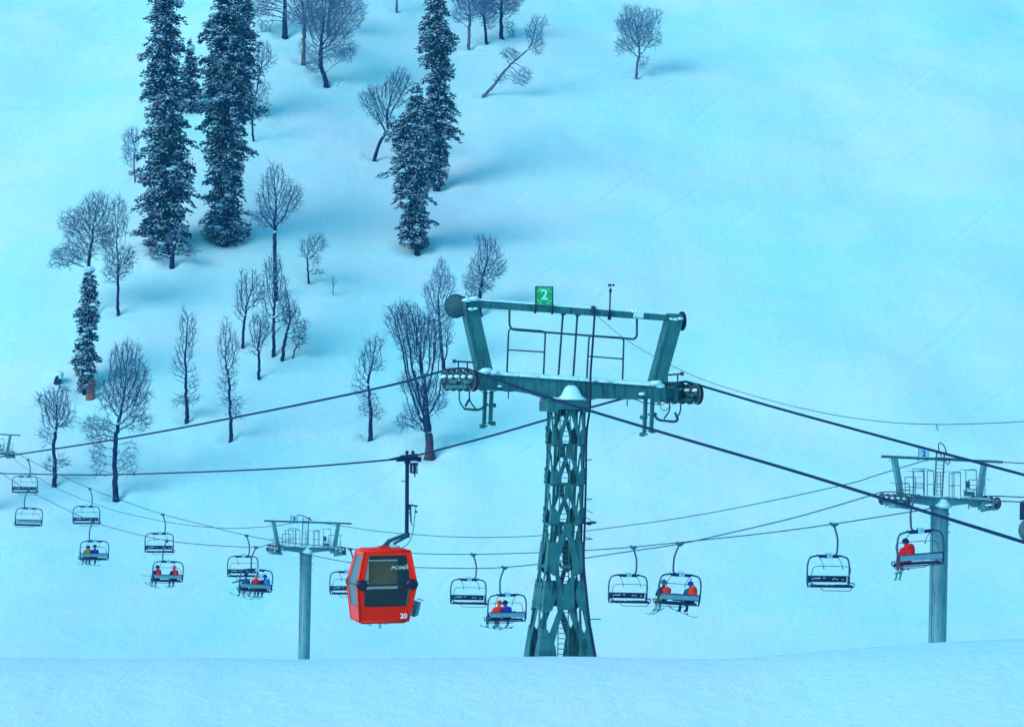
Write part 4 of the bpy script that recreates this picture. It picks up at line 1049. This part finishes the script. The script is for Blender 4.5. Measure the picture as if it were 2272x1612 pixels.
near_pts = [(-160,930),(-60,1005),(8,1052),(60,1086),(130,1121),(206,1157),(290,1181),(373,1199),(470,1209),(568,1213),(590,1209),(607,1205),(622,1207),(650,1219),(700,1233),(770,1246),(860,1255),(960,1259),(1060,1260),(1117,1258),(1200,1250),(1300,1237),(1400,1222),(1508,1206),(1600,1186),(1750,1151),(1860,1120),(1940,1096),(1960,1091),(1985,1091),(2022,1097),(2100,1106),(2220,1111),(2400,1118)]
far_pts = [(-160,880),(-60,950),(8,990),(35,1003),(63,1019),(130,1052),(200,1083),(280,1113),(360,1140),(450,1163),(546,1187),(640,1203),(730,1211),(752,1212),(765,1214),(800,1219),(925,1227),(1045,1229),(1200,1225),(1300,1220),(1404,1213),(1560,1197),(1700,1182),(1848,1162),(2000,1138),(2080,1125),(2150,1109),(2180,1101),(2205,1100),(2260,1102),(2400,1108)]
rope('haul_rope', near_pts, CN, KC, .026, M['rope_thin'], 'chairlift rope carrying the seated skiers', 'rope', 4)
rope('haul_rope', far_pts, CFAR, KC, .026, M['rope_thin'], 'chairlift rope carrying the empty chairs that face the camera', 'rope', 4)
rope('signal_cable', [(-32,964),(10,1000),(60,1040),(120,1080),(230,1124),(300,1143),(400,1162),(500,1171),(600,1167),(679,1157),(770,1168),(850,1179),(1000,1190),(1150,1190),(1300,1177),(1560,1140),(1860,1078),(1950,1052),(2060,1019),(2086,1015),(2160,1020),(2265,1027),(2400,1034)], CM, KC, .021, M['rope_thin'], 'thin cable strung between the tops of the round chairlift towers', 'cable', 6)

# ------------------------------------------------------------------ chairs
def make_chair():
    root = empty('lift_chair', (0, 0, 0))
    mb = MB(); hp = [(-.20, 0, 0), (-.30, 0, -.25), (-.44, 0, -.62), (-.44, 0, -1.18), (-.40, 0, -1.38), (-.02, 0, -1.46)]
    mb.tube(fillet(hp, .22, 5), .045, 9); mb.build('hanger', M['chair_tube'], root, smooth=True)
    mb = MB(); mb.bar((-.20, -.30, .02), (-.20, .30, .02), .10, .10); mb.box((-.20, 0, -.02), (.14, .22, .16)); mb.tube([(-.20, -.34, .03), (-.20, -.22, .05)], .05, 8); mb.tube([(-.20, .34, .03), (-.20, .22, .05)], .05, 8); mb.build('rope_grip', M['chair_tube'], root)
    mb = MB(); W = 1.12
    pts = [(-W+.06, .03, -2.86), (-W-.0, .03, -2.70), (-W, .0, -2.1), (-W, 0, -1.85), (-W+.10, 0, -1.50), (-.55, 0, -1.42), (.55, 0, -1.42), (W-.10, 0, -1.50), (W, 0, -1.85), (W, 0, -2.1), (W+.0, .03, -2.70), (W-.06, .03, -2.86)]
    mb.tube(fillet(pts, .28, 5), .040, 9)
    mb.build('side_frame', M['chair_tube'], root, smooth=True)
    mb = MB(); mb.bar((-.52, 0, -1.46), (.52, 0, -1.46), .11, .13); mb.bar((-.66, 0, -1.42), (.66, 0, -1.42), .08, .08); mb.build('cross_tube', M['chair_pad'], root, bevel=.02)
    mb = MB(); mb.box((0, -.085, -1.42), (.27, .03, .24)); mb.box((0, .085, -1.42), (.27, .03, .24)); pl = mb.build('number_plate', M['plate'], root)
    mb = MB()
    for sy in (-.102, .102):
        mb.box((-.03, sy, -1.42), (.02, .004, .07)); mb.box((.04, sy, -1.42), (.05, .004, .02)); mb.box((.04, sy, -1.40), (.02, .004, .06))
    mb.build('plate_mark', M['digit_blue'], pl)
    # restraint bar (raised when empty)
    mb = MB()
    mb.tube(fillet([(-1.02, .04, -2.66), (-1.02, .25, -2.2), (-1.0, .32, -1.92), (-.6, .34, -1.88), (.6, .34, -1.88), (1.0, .32, -1.92), (1.02, .25, -2.2), (1.02, .04, -2.66)], .2, 5), .016, 6)
    for x in (-.5, .5): mb.tube([(x, .02, -1.5), (x-.03, .25, -1.75), (x-.05, .34, -1.98)], .015, 6); mb.ball((x-.05, .34, -1.98), .035, 8, 5)
    mb.build('restraint_bar', M['rope_thin'], root, smooth=True)
    mb = MB(); mb.box((0, -.02, -2.50), (2.0, .05, .25)); mb.box((0, .28, -2.76), (2.0, .46, .08)); mb.box((0, .50, -2.78), (2.0, .07, .13)); mb.build('seat_pad', M['chair_pad'], root, bevel=.02)
    mb = MB(); mb.tube(fillet([(-1.0, .5, -2.80), (-.86, .60, -2.98), (.62, .60, -2.98), (.74, .5, -2.80)], .12), .018, 6); mb.build('footrest', M['rope_thin'], root, smooth=True)
    mb = MB(); rg = random.Random(8)
    for _ in range(9): mb.ball((rg.uniform(-.9, .9), .012, -2.44-rg.random()*.06), (rg.uniform(.04, .12), .025, .022), 8, 5, .25, rg)
    for _ in range(8): mb.ball((rg.uniform(-.9, .9), rg.uniform(.2, .5), -2.72), (rg.uniform(.05, .12), .06, .025), 8, 5, .25, rg)
    tag(mb.build('snow_patch', M['snowcap'], root, smooth=True, split=False), kind='stuff')
    mb = MB(); mb.box((0, -.065, -2.50), (2.02, .03, .22)); mb.build('back_panel', M['chair_back'], root, bevel=.01)
    mb = MB(); mb.tube([(-1.06, -.05, -2.36), (1.06, -.05, -2.36)], .028, 7); mb.tube([(-1.06, 0, -2.84), (1.06, 0, -2.84)], .03, 7)
    for x in (-1.06, 1.06): mb.tube(fillet([(x, 0, -2.36), (x, .02, -2.84), (x, .50, -2.84), (x+.04*(1 if x > 0 else -1), .52, -2.66), (x, .1, -2.62)], .08), .026, 7)
    mb.build('seat_frame', M['chair_tube'], root, smooth=True)
    return root
proto = make_chair()
GC = 'chairs hanging from the chairlift'
CH = [ # rope, px, py, roll deg, label
 ('n', 62, 1087, 3, 'empty chair seen from behind, lower of the two at the left edge'),
 ('n', 206, 1157, 2, 'chair carrying the riders in ochre and in blue jackets'),
 ('n', 370, 1199, 3, 'chair carrying two riders with red backs, left of the 3 tower'),
 ('n', 568, 1213, 5, 'chair carrying three riders just left of the 3 tower'),
 ('n', 1119, 1258, 1, 'chair carrying the huddled orange and blue riders beside the lattice pylon'),
 ('n', 1508, 1205, 5, 'chair carrying two riders right of the lattice pylon'),
 ('n', 2030, 1099, -2, 'nearest chair, in front of the 2 tower, with a lone rider in red'),
 ('f', 62, 1019, 2, 'empty chair facing the camera, nearest the left edge, crossed by the gondola rope'),
 ('f', 199, 1083, 2, 'empty chair facing the camera above the riders in ochre and blue'),
 ('f', 361, 1140, 2, 'empty chair facing the camera above the two riders with red backs'),
 ('f', 547, 1187, 2, 'empty chair facing the camera overlapping the chair with three riders'),
 ('f', 777, 1217, 2, 'empty chair half hidden behind the red cabin'),
 ('f', 1050, 1229, 3, 'empty chair between the red cabin and the lattice pylon'),
 ('f', 1405, 1213, 3, 'empty chair just right of the lattice pylon'),
 ('f', 1850, 1162, 2.5, 'empty chair in open air between the lattice pylon and the 2 tower'),
]
chairs = {}
for i, (rp, px, py, roll, lab) in enumerate(CH):
    o = proto if i == 0 else copy_tree(proto)
    c = CN if rp == 'n' else CFAR; p = rope_pt(px, py, c, KC)
    a = YAWC if rp == 'n' else YAWC+math.pi
    # origin so that the grip (local x -.2) sits on the rope
    rm = Matrix.Rotation(a, 4, 'Z') @ Matrix.Rotation(R(roll) * (1 if rp == 'n' else -1), 4, 'Y')
    o.rotation_euler = rm.to_euler(); o.location = p-(rm @ Vector((-.20, 0, .02)))
    tag(o, lab, 'chairlift chair', GC); chairs[(rp, px)] = Matrix.Translation(o.location) @ rm
# lowered footrests hang under the empty chairs
# ------------------------------------------------------------------ people
def capsules_body(name, caps, mats, voxel=.017):
    """one continuous skin over tapered limbs, coloured by nearest limb"""
    mb = MB()
    for a, b_, ra, rb, mi, sq in caps:
        a = Vector(a); b_ = Vector(b_)
        if (a-b_).length < 1e-4: mb.ball(a, (ra, ra*sq, rb), 16, 10)
        else:
            mb.tube([a, b_], [ra, rb], 14); mb.ball(a, ra, 12, 8); mb.ball(b_, rb, 12, 8)
    o = mb.build('tmp_body', mats[0]); md = o.modifiers.new('r', 'REMESH'); md.mode = 'VOXEL'; md.voxel_size = voxel; md.use_smooth_shade = True
    s_ = o.modifiers.new('s', 'SMOOTH'); s_.iterations = 3; s_.factor = .5
    bpy.context.view_layer.update()
    me = bpy.data.meshes.new_from_object(o.evaluated_get(bpy.context.evaluated_depsgraph_get())); me.name = name
    bpy.data.objects.remove(o); me.materials.clear()
    for m_ in mats: me.materials.append(m_)
    nf = len(me.polygons); cen = np.zeros(nf*3); me.polygons.foreach_get('center', cen); cen = cen.reshape(-1, 3)
    best = np.full(nf, 1e9); mi_ = np.zeros(nf, int)
    for a, b_, ra, rb, mi, sq in caps:
        a = np.array(a, float); b_ = np.array(b_, float); d = b_-a; L = max(d@d, 1e-9); t = np.clip(((cen-a)@d)/L, 0, 1)
        dd = np.linalg.norm(cen-(a+t[:, None]*d), axis=1)-(ra+(rb-ra)*t); u = dd < best; best[u] = dd[u]; mi_[u] = mi
    me.polygons.foreach_set('material_index', mi_.astype(np.int32)); me.polygons.foreach_set('use_smooth', [True]*nf)
    return me
def arm(caps, sh, el, ha, r=1.0, jm=0, gm=3):
    sh, el, ha = Vector(sh), Vector(el), Vector(ha)
    caps += [(sh, el, .072*r, .058*r, jm, 1), (el, ha, .056*r, .042*r, jm, 1)]
    d = (ha-el).normalized(); side = d.cross(Vector((0, 0, 1)))
    side = side.normalized() if side.length > .1 else Vector((1, 0, 0)); up = side.cross(d).normalized()
    palm = ha+d*.07; caps.append((ha, palm, .034, .036, gm, 1))
    for k, ln in enumerate((.062, .072, .068, .052)):
        o = palm+side*(k-1.5)*.024; m_ = o+d*ln*.55; e = m_+d*ln*.3-up*.035; caps += [(o, m_, .0125, .012, gm, 1), (m_, e, .012, .010, gm, 1)]
    th = ha+d*.02+side*-.04; caps.append((ha+d*.015-side*.02, th+d*.045-side*.015, .015, .012, gm, 1))
def make_person(mat_jk, mat_tr, mat_hd, mat_boot='boot', lean=0.0, turn=0.0, arms='lap', spread=.13, legs=0.0, hood=False, swing=0.0, short=0.0, glove='navy'):
    """seated rider; hips at the origin, looking along +y"""
    J, TR, SK, GL, BT, HD = 0, 1, 2, 3, 4, 5
    caps = []; L = lambda x, y, z: Vector((x+lean*z, y, z))
    caps += [(L(-.09, .02, .11), L(.09, .02, .11), .145, .145, TR, 1), (L(0, 0, .15), L(0, -.02, .42), .165, .185, J, 1), (L(-.10, -.02, .40), L(.10, -.02, .40), .15, .15, J, 1),
             (L(-.17, -.01, .50), L(.17, -.01, .50), .085, .085, J, 1), (L(0, 0, .52), L(0, .01, .66), .075, .062, J, 1)]
    hc = L(0, .03, .755-short); fd = Vector((math.sin(turn), math.cos(turn), 0)); sd = Vector((fd.y, -fd.x, 0))
    caps += [(hc, hc+Vector((0, 0, .02)), .10, .105, SK, 1), (hc+fd*.05-Vector((0, 0, .05)), hc+fd*.06-Vector((0, 0, .07)), .06, .05, SK, 1),
             (hc+fd*.10-Vector((0, 0, .01)), hc+fd*.125-Vector((0, 0, .035)), .016, .02, SK, 1), (hc+sd*.10, hc+sd*.108, .02, .022, SK, 1), (hc-sd*.10, hc-sd*.108, .02, .022, SK, 1)]
    shl, shr = L(-.215, 0, .495), L(.215, 0, .495)
    if arms == 'lap': arm(caps, shl, L(-.27, .10, .25), Vector((-.13, .34, .24))); arm(caps, shr, L(.27, .10, .25), Vector((.13, .34, .24)))
    elif arms == 'point': arm(caps, shl, L(-.46, .06, .42), Vector((-.68, .12, .34))); arm(caps, shr, L(.27, .10, .25), Vector((.13, .34, .24)))
    elif arms == 'hugR': arm(caps, shl, L(-.27, .10, .25), Vector((-.10, .34, .24))); arm(caps, shr, L(.36, -.08, .42), Vector((.46, -.02, .60)))
    elif arms == 'hugL': arm(caps, shl, L(-.34, .05, .50), Vector((-.44, .02, .64))); arm(caps, shr, L(.27, .10, .25), Vector((.13, .34, .24)))
    elif arms == 'bar': arm(caps, shl, L(-.30, .18, .30), Vector((-.24, .42, .42))); arm(caps, shr, L(.30, .18, .30), Vector((.24, .42, .42)))
    feet = []
    for sx in (-1, 1):
        kn = Vector((sx*spread, .46, .10)); an = Vector((sx*spread+legs+swing*sx, .50, -.36)); to = an+Vector((0, .19, -.06))
        caps += [(Vector((sx*.10, .04, .09)), kn, .10, .072, TR, 1), (kn, kn.lerp(an, .45), .072, .068, TR, 1), (kn.lerp(an, .4), kn.lerp(an, .86), .07, .058, TR, 1), (kn.lerp(an, .84), an, .062, .06, BT, 1), (an, to, .058, .045, BT, 1)]
        feet.append(an)
    me = capsules_body('person', [(tuple(a), tuple(b_), ra, rb, mi, sq) for a, b_, ra, rb, mi, sq in caps], [M[mat_jk], M[mat_tr], M['skin'], M[glove], M[mat_boot], M[mat_hd]])
    o = bpy.data.objects.new('person', me); col.objects.link(o)
    # helmet or hat
    mb = MB(); n = 18; vs = []; hz = hc+Vector((0, 0, .03))
    for i in range(7):
        th = math.pi*.62*i/6
        for j in range(n):
            ph = 2*math.pi*j/n; vs.append(hz+Vector((.135*math.sin(th)*math.cos(ph), .145*math.sin(th)*math.sin(ph), .135*math.cos(th))))
    mb.add(vs, [(i*n+j, (i+1)*n+j, (i+1)*n+(j+1) % n, i*n+(j+1) % n) for i in range(6) for j in range(n)])
    if hood: mb.tube([hz+Vector((0, 0, .12)), hz+Vector((0, 0, .19))], .02, 8); mb.ball(hz+Vector((0, 0, .21)), .035, 10, 6)
    h = mb.build('woolly_hat' if hood else 'helmet', M[mat_hd], o, smooth=True)
    mb = MB(); mb.bar(hc+fd*.125-sd*.075, hc+fd*.125+sd*.075, .05, .07); mb.build('goggles', M['black'], o, bevel=.01)
    return o, feet
def backpack(parent, mat, lean=0.0, size=(.34, .20, .46), x=0.0):
    mb = MB(); mb.ball((x+lean*.42, -.185, .45), (size[0]*.54, size[1]*.62, size[2]*.50), 18, 12)
    vs = [Vector(v) for v in mb.v]; c0 = Vector((x+lean*.42, -.185, .45))
    mb.v = [tuple(c0+Vector((math.copysign(abs((v-c0).x/(size[0]*.54))**.8, (v-c0).x)*size[0]*.54, (v-c0).y, math.copysign(abs((v-c0).z/(size[2]*.50))**.8, (v-c0).z)*size[2]*.50))) for v in vs]
    mb.ball((x+lean*.4, -.27, .38), (size[0]*.36, .06, size[2]*.26), 12, 8)
    b_ = mb.build('backpack', M[mat], parent, smooth=True)
    mb = MB()
    for sx in (-.11, .11): mb.tube(catmull([(x+sx+lean*.5, -.17, .54), (x+sx+lean*.6, -.02, .605), (x+sx+lean*.5, .13, .54), (x+sx+lean*.4, .15, .40)], 4), .018, 6)
    mb.build('strap', M['black'], b_)
def seat(o, chair, x):
    mtx = chairs[chair] @ Matrix.Translation((x, .27, -2.72))
    o.location = mtx.to_translation(); o.rotation_euler = mtx.to_euler(); o.scale = (1.1, 1.1, 1.1); return mtx @ Matrix.Scale(1.1, 4)
def board(mtx, feet, mat, label, kindn='snowboard', yaw=0.0, roll=0.0, length=1.5, width=.26):
    """a snowboard strapped to both boots (one thing) """
    c = sum(feet, Vector())/len(feet)+Vector((0, .05, -.14)); mb = MB(); n = 16; vs = []
    for i in range(n+1):
        t = i/n*2-1; z = .10*max(0, abs(t)-.78)/.22; w = width*(.5-.07*(1-t*t)) if abs(t) < .85 else width*.5*math.sqrt(max(.02, 1-((abs(t)-.85)/.15)**2))
        for y, zz in ((-w, 0), (w, 0), (w, .018), (-w, .018)): vs.append(Vector((t*length/2, y, z+zz)))
    fs = [(i*4+j, i*4+(j+1) % 4, (i+1)*4+(j+1) % 4, (i+1)*4+j) for i in range(n) for j in range(4)]+[(3, 2, 1, 0), tuple(n*4+j for j in range(4))]
    mb.add(vs, fs); o = mb.build(kindn, M[mat])
    mm = mtx @ Matrix.Translation(c) @ Matrix.Rotation(yaw, 4, 'Z') @ Matrix.Rotation(roll, 4, 'Y')
    o.location = mm.to_translation(); o.rotation_euler = mm.to_euler()
    tag(o, label, 'snowboard' if kindn == 'snowboard' else 'ski', 'skis and snowboards worn by the riders')
    mb = MB()
    for sx in (-.2, .2): mb.box((sx, 0, .035), (.10, .20, .03)); mb.tube([(sx, -.10, .05), (sx, -.06, .14), (sx, 0, .16)], .012, 5)
    if kindn == 'snowboard': mb.build('binding', M['black'], o)
    return o
def skis(mtx, feet, mat, who, yaw=0.0, pitch=0.15, length=1.55):
    for k, ft in enumerate(feet):
        mb = MB(); n = 14; vs = []; w = .042
        for i in range(n+1):
            t = i/n*2-1; z = .13*max(0, (t-.7)/.3)**1.5; ww = w*(1.1 if abs(t) > .6 else .85)*(1 if i < n else .4)
            for x, zz in ((-ww, 0), (ww, 0), (ww, .016), (-ww, .016)): vs.append(Vector((x, t*length/2+.15, z+zz)))
        mb.add(vs, [(i*4+j, i*4+(j+1) % 4, (i+1)*4+(j+1) % 4, (i+1)*4+j) for i in range(n) for j in range(4)]+[(3, 2, 1, 0), tuple(n*4+j for j in range(4))])
        o = mb.build('ski', M[mat]); mm = mtx @ Matrix.Translation(ft+Vector((0, .05, -.12))) @ Matrix.Rotation(yaw, 4, 'Z') @ Matrix.Rotation(pitch, 4, 'X')
        o.location = mm.to_translation(); o.rotation_euler = mm.to_euler()
        tag(o, ('left ski' if k == 0 else 'right ski')+' on the boot of '+who, 'ski', 'skis and snowboards worn by the riders')
        mb = MB(); mb.box((0, 0, .03), (.06, .26, .03)); mb.build('binding', M['black'], o)
def pole(mtx, a, b_, label):
    mb = MB(); a = Vector(a); b_ = Vector(b_); mb.tube([a, b_], .011, 6); o = mb.build('ski_pole', M['black'])
    o.location = mtx.to_translation(); o.rotation_euler = mtx.to_euler()
    mb = MB(); d = (b_-a).normalized(); disc_tube(mb, b_-d*.06, d, .045, .015, 10); mb.build('basket', M['black'], o); mb = MB(); mb.tube([a, a+d*.12], .018, 6); mb.build('grip', M['black'], o)
    tag(o, label, 'ski pole', 'ski poles')
def rider(chair, x, label, **kw):
    o, feet = make_person(**kw); m_ = seat(o, chair, x); tag(o, label, 'person', 'riders sitting on the chairlift'); return o, feet, m_
c = ('n', 206)
o, ft, m_ = rider(c, -.48, 'person in an ochre jacket on the leftmost occupied chair', mat_jk='ochre', mat_tr='teal', mat_hd='navy', turn=.9, lean=.10, short=.06); backpack(o, 'ochre', .1, (.28, .16, .36))
board(m_, ft, 'board', 'snowboard below the rider in the ochre jacket', yaw=.05, roll=.15, length=1.2)
o, ft, m_ = rider(c, .12, 'person in a bright blue jacket on the leftmost occupied chair', mat_jk='blue', mat_tr='navy', mat_hd='navy', mat_boot='navy', spread=.2)
board(m_, ft, 'navy', 'dark snowboard below the rider in the bright blue jacket', yaw=.1, roll=.18, length=1.35)
c = ('n', 370)
o, ft, m_ = rider(c, -.72, 'person with a red back and a ski pole held out to the left', mat_jk='navy', mat_tr='navy', mat_hd='navy', lean=.04); backpack(o, 'redf', .04, (.30, .18, .46), .05)
skis(m_, ft, 'board', 'the left rider of the pair with red backs', yaw=.2); pole(m_, (-.1, .36, .20), (-.98, .30, .24), 'ski pole sticking out left from the pair with red backs')
o, ft, m_ = rider(c, .58, 'person in a pink helmet with a red back, right of the pair', mat_jk='navy', mat_tr='navy', mat_hd='pink', lean=-.03); backpack(o, 'redf', 0, (.30, .18, .42), .04)
skis(m_, ft, 'board', 'the right rider of the pair with red backs', yaw=-.1, pitch=-.2)
c = ('n', 568)
o, ft, m_ = rider(c, -.62, 'person in dark blue pointing left with an outstretched arm', mat_jk='teal', mat_tr='navy', mat_hd='navy', arms='point', spread=.15, glove='black')
board(m_, ft, 'board', 'long upturned snowboard of the pointing rider', yaw=0, roll=.22, length=1.7)
o, ft, m_ = rider(c, .12, 'person in red jacket and lime trousers, middle of the three riders', mat_jk='redf', mat_tr='lime', mat_hd='pink', turn=-.5, short=.04, spread=.16)
skis(m_, ft, 'boot', 'the middle rider in lime trousers', yaw=.3)
o, ft, m_ = rider(c, .66, 'person in navy with a light blue pack, right of three riders', mat_jk='navy', mat_tr='navy', mat_hd='blue', lean=.05); backpack(o, 'sky_blue', .05, (.34, .2, .44), .09)
skis(m_, ft, 'boot', 'the rider with the light blue pack', yaw=-.2, pitch=-.1); pole(m_, (.12, .36, .10), (.80, .30, .02), 'ski pole sticking out right from the chair of three')
c = ('n', 1119)
o, ft, m_ = rider(c, -.52, 'person in an orange red jacket hugging a companion', mat_jk='orange', mat_tr='navy', mat_hd='orange', lean=.26, turn=1.0, arms='hugR', spread=.22, swing=-.0, short=.02)
board(m_, ft, 'board', 'snowboard under the rider in the orange red jacket', yaw=0, roll=.18, length=1.35)
o, ft, m_ = rider(c, .16, 'person in a blue jacket being hugged by the orange clad rider', mat_jk='blue', mat_tr='navy', mat_hd='navy', lean=-.16, turn=-1.0, arms='lap', spread=.26, short=.02); 
mb = MB(); mb.ball((.30, -.10, .22), (.2, .16, .15), 14, 9, .05, random.Random(3)); mb.build('bundled_hood', M['navy'], o, smooth=True)
board(m_, ft, 'board', 'snowboard under the rider in blue who is hugged', yaw=.15, roll=.05, length=1.3)
c = ('n', 1508)
o, ft, m_ = rider(c, -.72, 'person in navy with a dark helmet and a red bag on the back', mat_jk='navy', mat_tr='cream', mat_hd='teal', spread=.10, legs=.05); backpack(o, 'orange', 0, (.40, .20, .32), .05)
skis(m_, ft, 'boot', 'the rider with the dark helmet and red bag', pitch=-.35, length=1.3); pole(m_, (-.12, .34, .06), (-.62, .30, .04), 'ski pole sticking out left from the chair right of the lattice pylon')
o, ft, m_ = rider(c, .72, 'person in a teal jacket with a red pack and a bobble hat', mat_jk='teal', mat_tr='navy', mat_hd='blue', mat_boot='navy', spread=.17, hood=True); backpack(o, 'orange', 0, (.36, .2, .52), .03)
board(m_, ft, 'boot', 'pale snowboard under the rider with the bobble hat', yaw=-.1, roll=.30, length=1.6)
mb = MB(); mb.box((0, 0, 0), (.42, .26, .34)); bg = mb.build('rucksack', M['navy'], bevel=.09); bg.modifiers['bevel'].segments = 5
m2 = chairs[c] @ Matrix.Translation((-.12, .14, -2.50)); bg.location = m2.to_translation(); bg.rotation_euler = m2.to_euler(); tag(bg, 'dark rucksack lying on the seat between two riders', 'rucksack')
mb = MB(); mb.tube(catmull([(-.2, -.12, .1), (-.27, -.12, .02), (-.22, -.12, -.12)], 4), .02, 6); mb.build('strap', M['black'], bg)
c = ('n', 2030)
o, ft, m_ = rider(c, -.52, 'person all in red with a striped helmet sitting alone on the nearest chair', mat_jk='redf', mat_tr='redf', mat_hd='navy', lean=.0, spread=.09, arms='lap'); backpack(o, 'redf', 0, (.38, .14, .56), .05)
skis(m_, ft, 'greenboard', 'the lone rider in red', pitch=-.75, length=.6, yaw=-.35)
pole(m_, (.02, .40, -.3), (.36, .34, -.30), 'short dark pole by the boots of the lone rider in red')

# carrier cut off by the right edge
p = rope_pt(2294, 1103, CFAR, KC); wc = empty('work_carrier', p, YAWC)
sw = (p.y/F)
mb = MB(); mb.prism([Vector(((u-2290)*sw, -.15, (1103-v)*sw)) for u, v in ((2258, 1112), (2290, 1103), (2290, 1115), (2272, 1135), (2257, 1152))], (0, .3, 0)); mb.build('hanger', M['dark_steel'], wc)
mb = MB(); mb.ball(((2280-2290)*sw, 0, (1103-1176)*sw), (26*sw, .5, 27*sw), 18, 12); mb.build('basket', M['rim'], wc, smooth=True)
mb = MB(); mb.ball(((2281-2290)*sw, -.06, (1103-1186)*sw), (22*sw, .5, 15*sw), 18, 12); mb.build('dark_cover', M['black'], wc, smooth=True)
tag(wc, 'grey rounded carrier cut off by the right edge beyond the 2 tower', 'lift carrier')

# ------------------------------------------------------------------ haze
m = bpy.data.materials.new('haze_air'); m.use_nodes = True; nt = m.node_tree; nt.nodes.clear()
ou = nt.nodes.new('ShaderNodeOutputMaterial'); pv = nt.nodes.new('ShaderNodeVolumePrincipled')
pv.inputs['Density'].default_value = 0.00032; pv.inputs['Color'].default_value = (0.10, 0.55, 1.0, 1); pv.inputs['Anisotropy'].default_value = 0.2
nt.links.new(pv.outputs[0], ou.inputs['Volume'])
mb = MB(); mb.box((0, 248, 54), (404, 628, 172)); hz = mb.build('haze', m); tag(hz, kind='stuff')

# ------------------------------------------------------------------ light, camera
SUN = Vector((-0.62, -0.52, 0.52)).normalized()
el = math.asin(SUN.z); azi = math.atan2(SUN.x, SUN.y)
w = bpy.data.worlds.new('World'); sc.world = w; w.use_nodes = True; nt = w.node_tree
bgd = nt.nodes['Background']; sk = nt.nodes.new('ShaderNodeTexSky'); sk.sky_type = 'NISHITA'; sk.sun_disc = False
sk.sun_elevation = el; sk.sun_rotation = azi; sk.air_density = 1.0; sk.dust_density = 1.0; sk.ozone_density = 0.3
tn = nt.nodes.new('ShaderNodeMix'); tn.data_type = 'RGBA'; tn.blend_type = 'MULTIPLY'; tn.inputs['Factor'].default_value = 1.0
nt.links.new(sk.outputs[0], tn.inputs['A']); tn.inputs['B'].default_value = (0.30, 0.96, 0.99, 1); nt.links.new(tn.outputs['Result'], bgd.inputs[0]); bgd.inputs[1].default_value = 0.15
sl = bpy.data.lights.new('sun', 'SUN'); sl.energy = 1.38; sl.angle = R(34); sl.color = (1.0, 0.70, 0.70)
so = bpy.data.objects.new('sun', sl); col.objects.link(so); so.rotation_euler = (-SUN).to_track_quat('-Z', 'Y').to_euler()
cam = bpy.data.cameras.new('camera'); co = bpy.data.objects.new('camera', cam); col.objects.link(co)
co.location = (0, 0, 0); co.rotation_euler = (R(90), 0, 0)
cam.sensor_width = 36; cam.lens = 36*F/2272.0; cam.clip_end = 3000; cam.clip_start = .1
sc.camera = co
sc.view_settings.view_transform = 'Standard'; sc.view_settings.look = 'None'; sc.view_settings.exposure = 0.70; sc.view_settings.gamma = 1
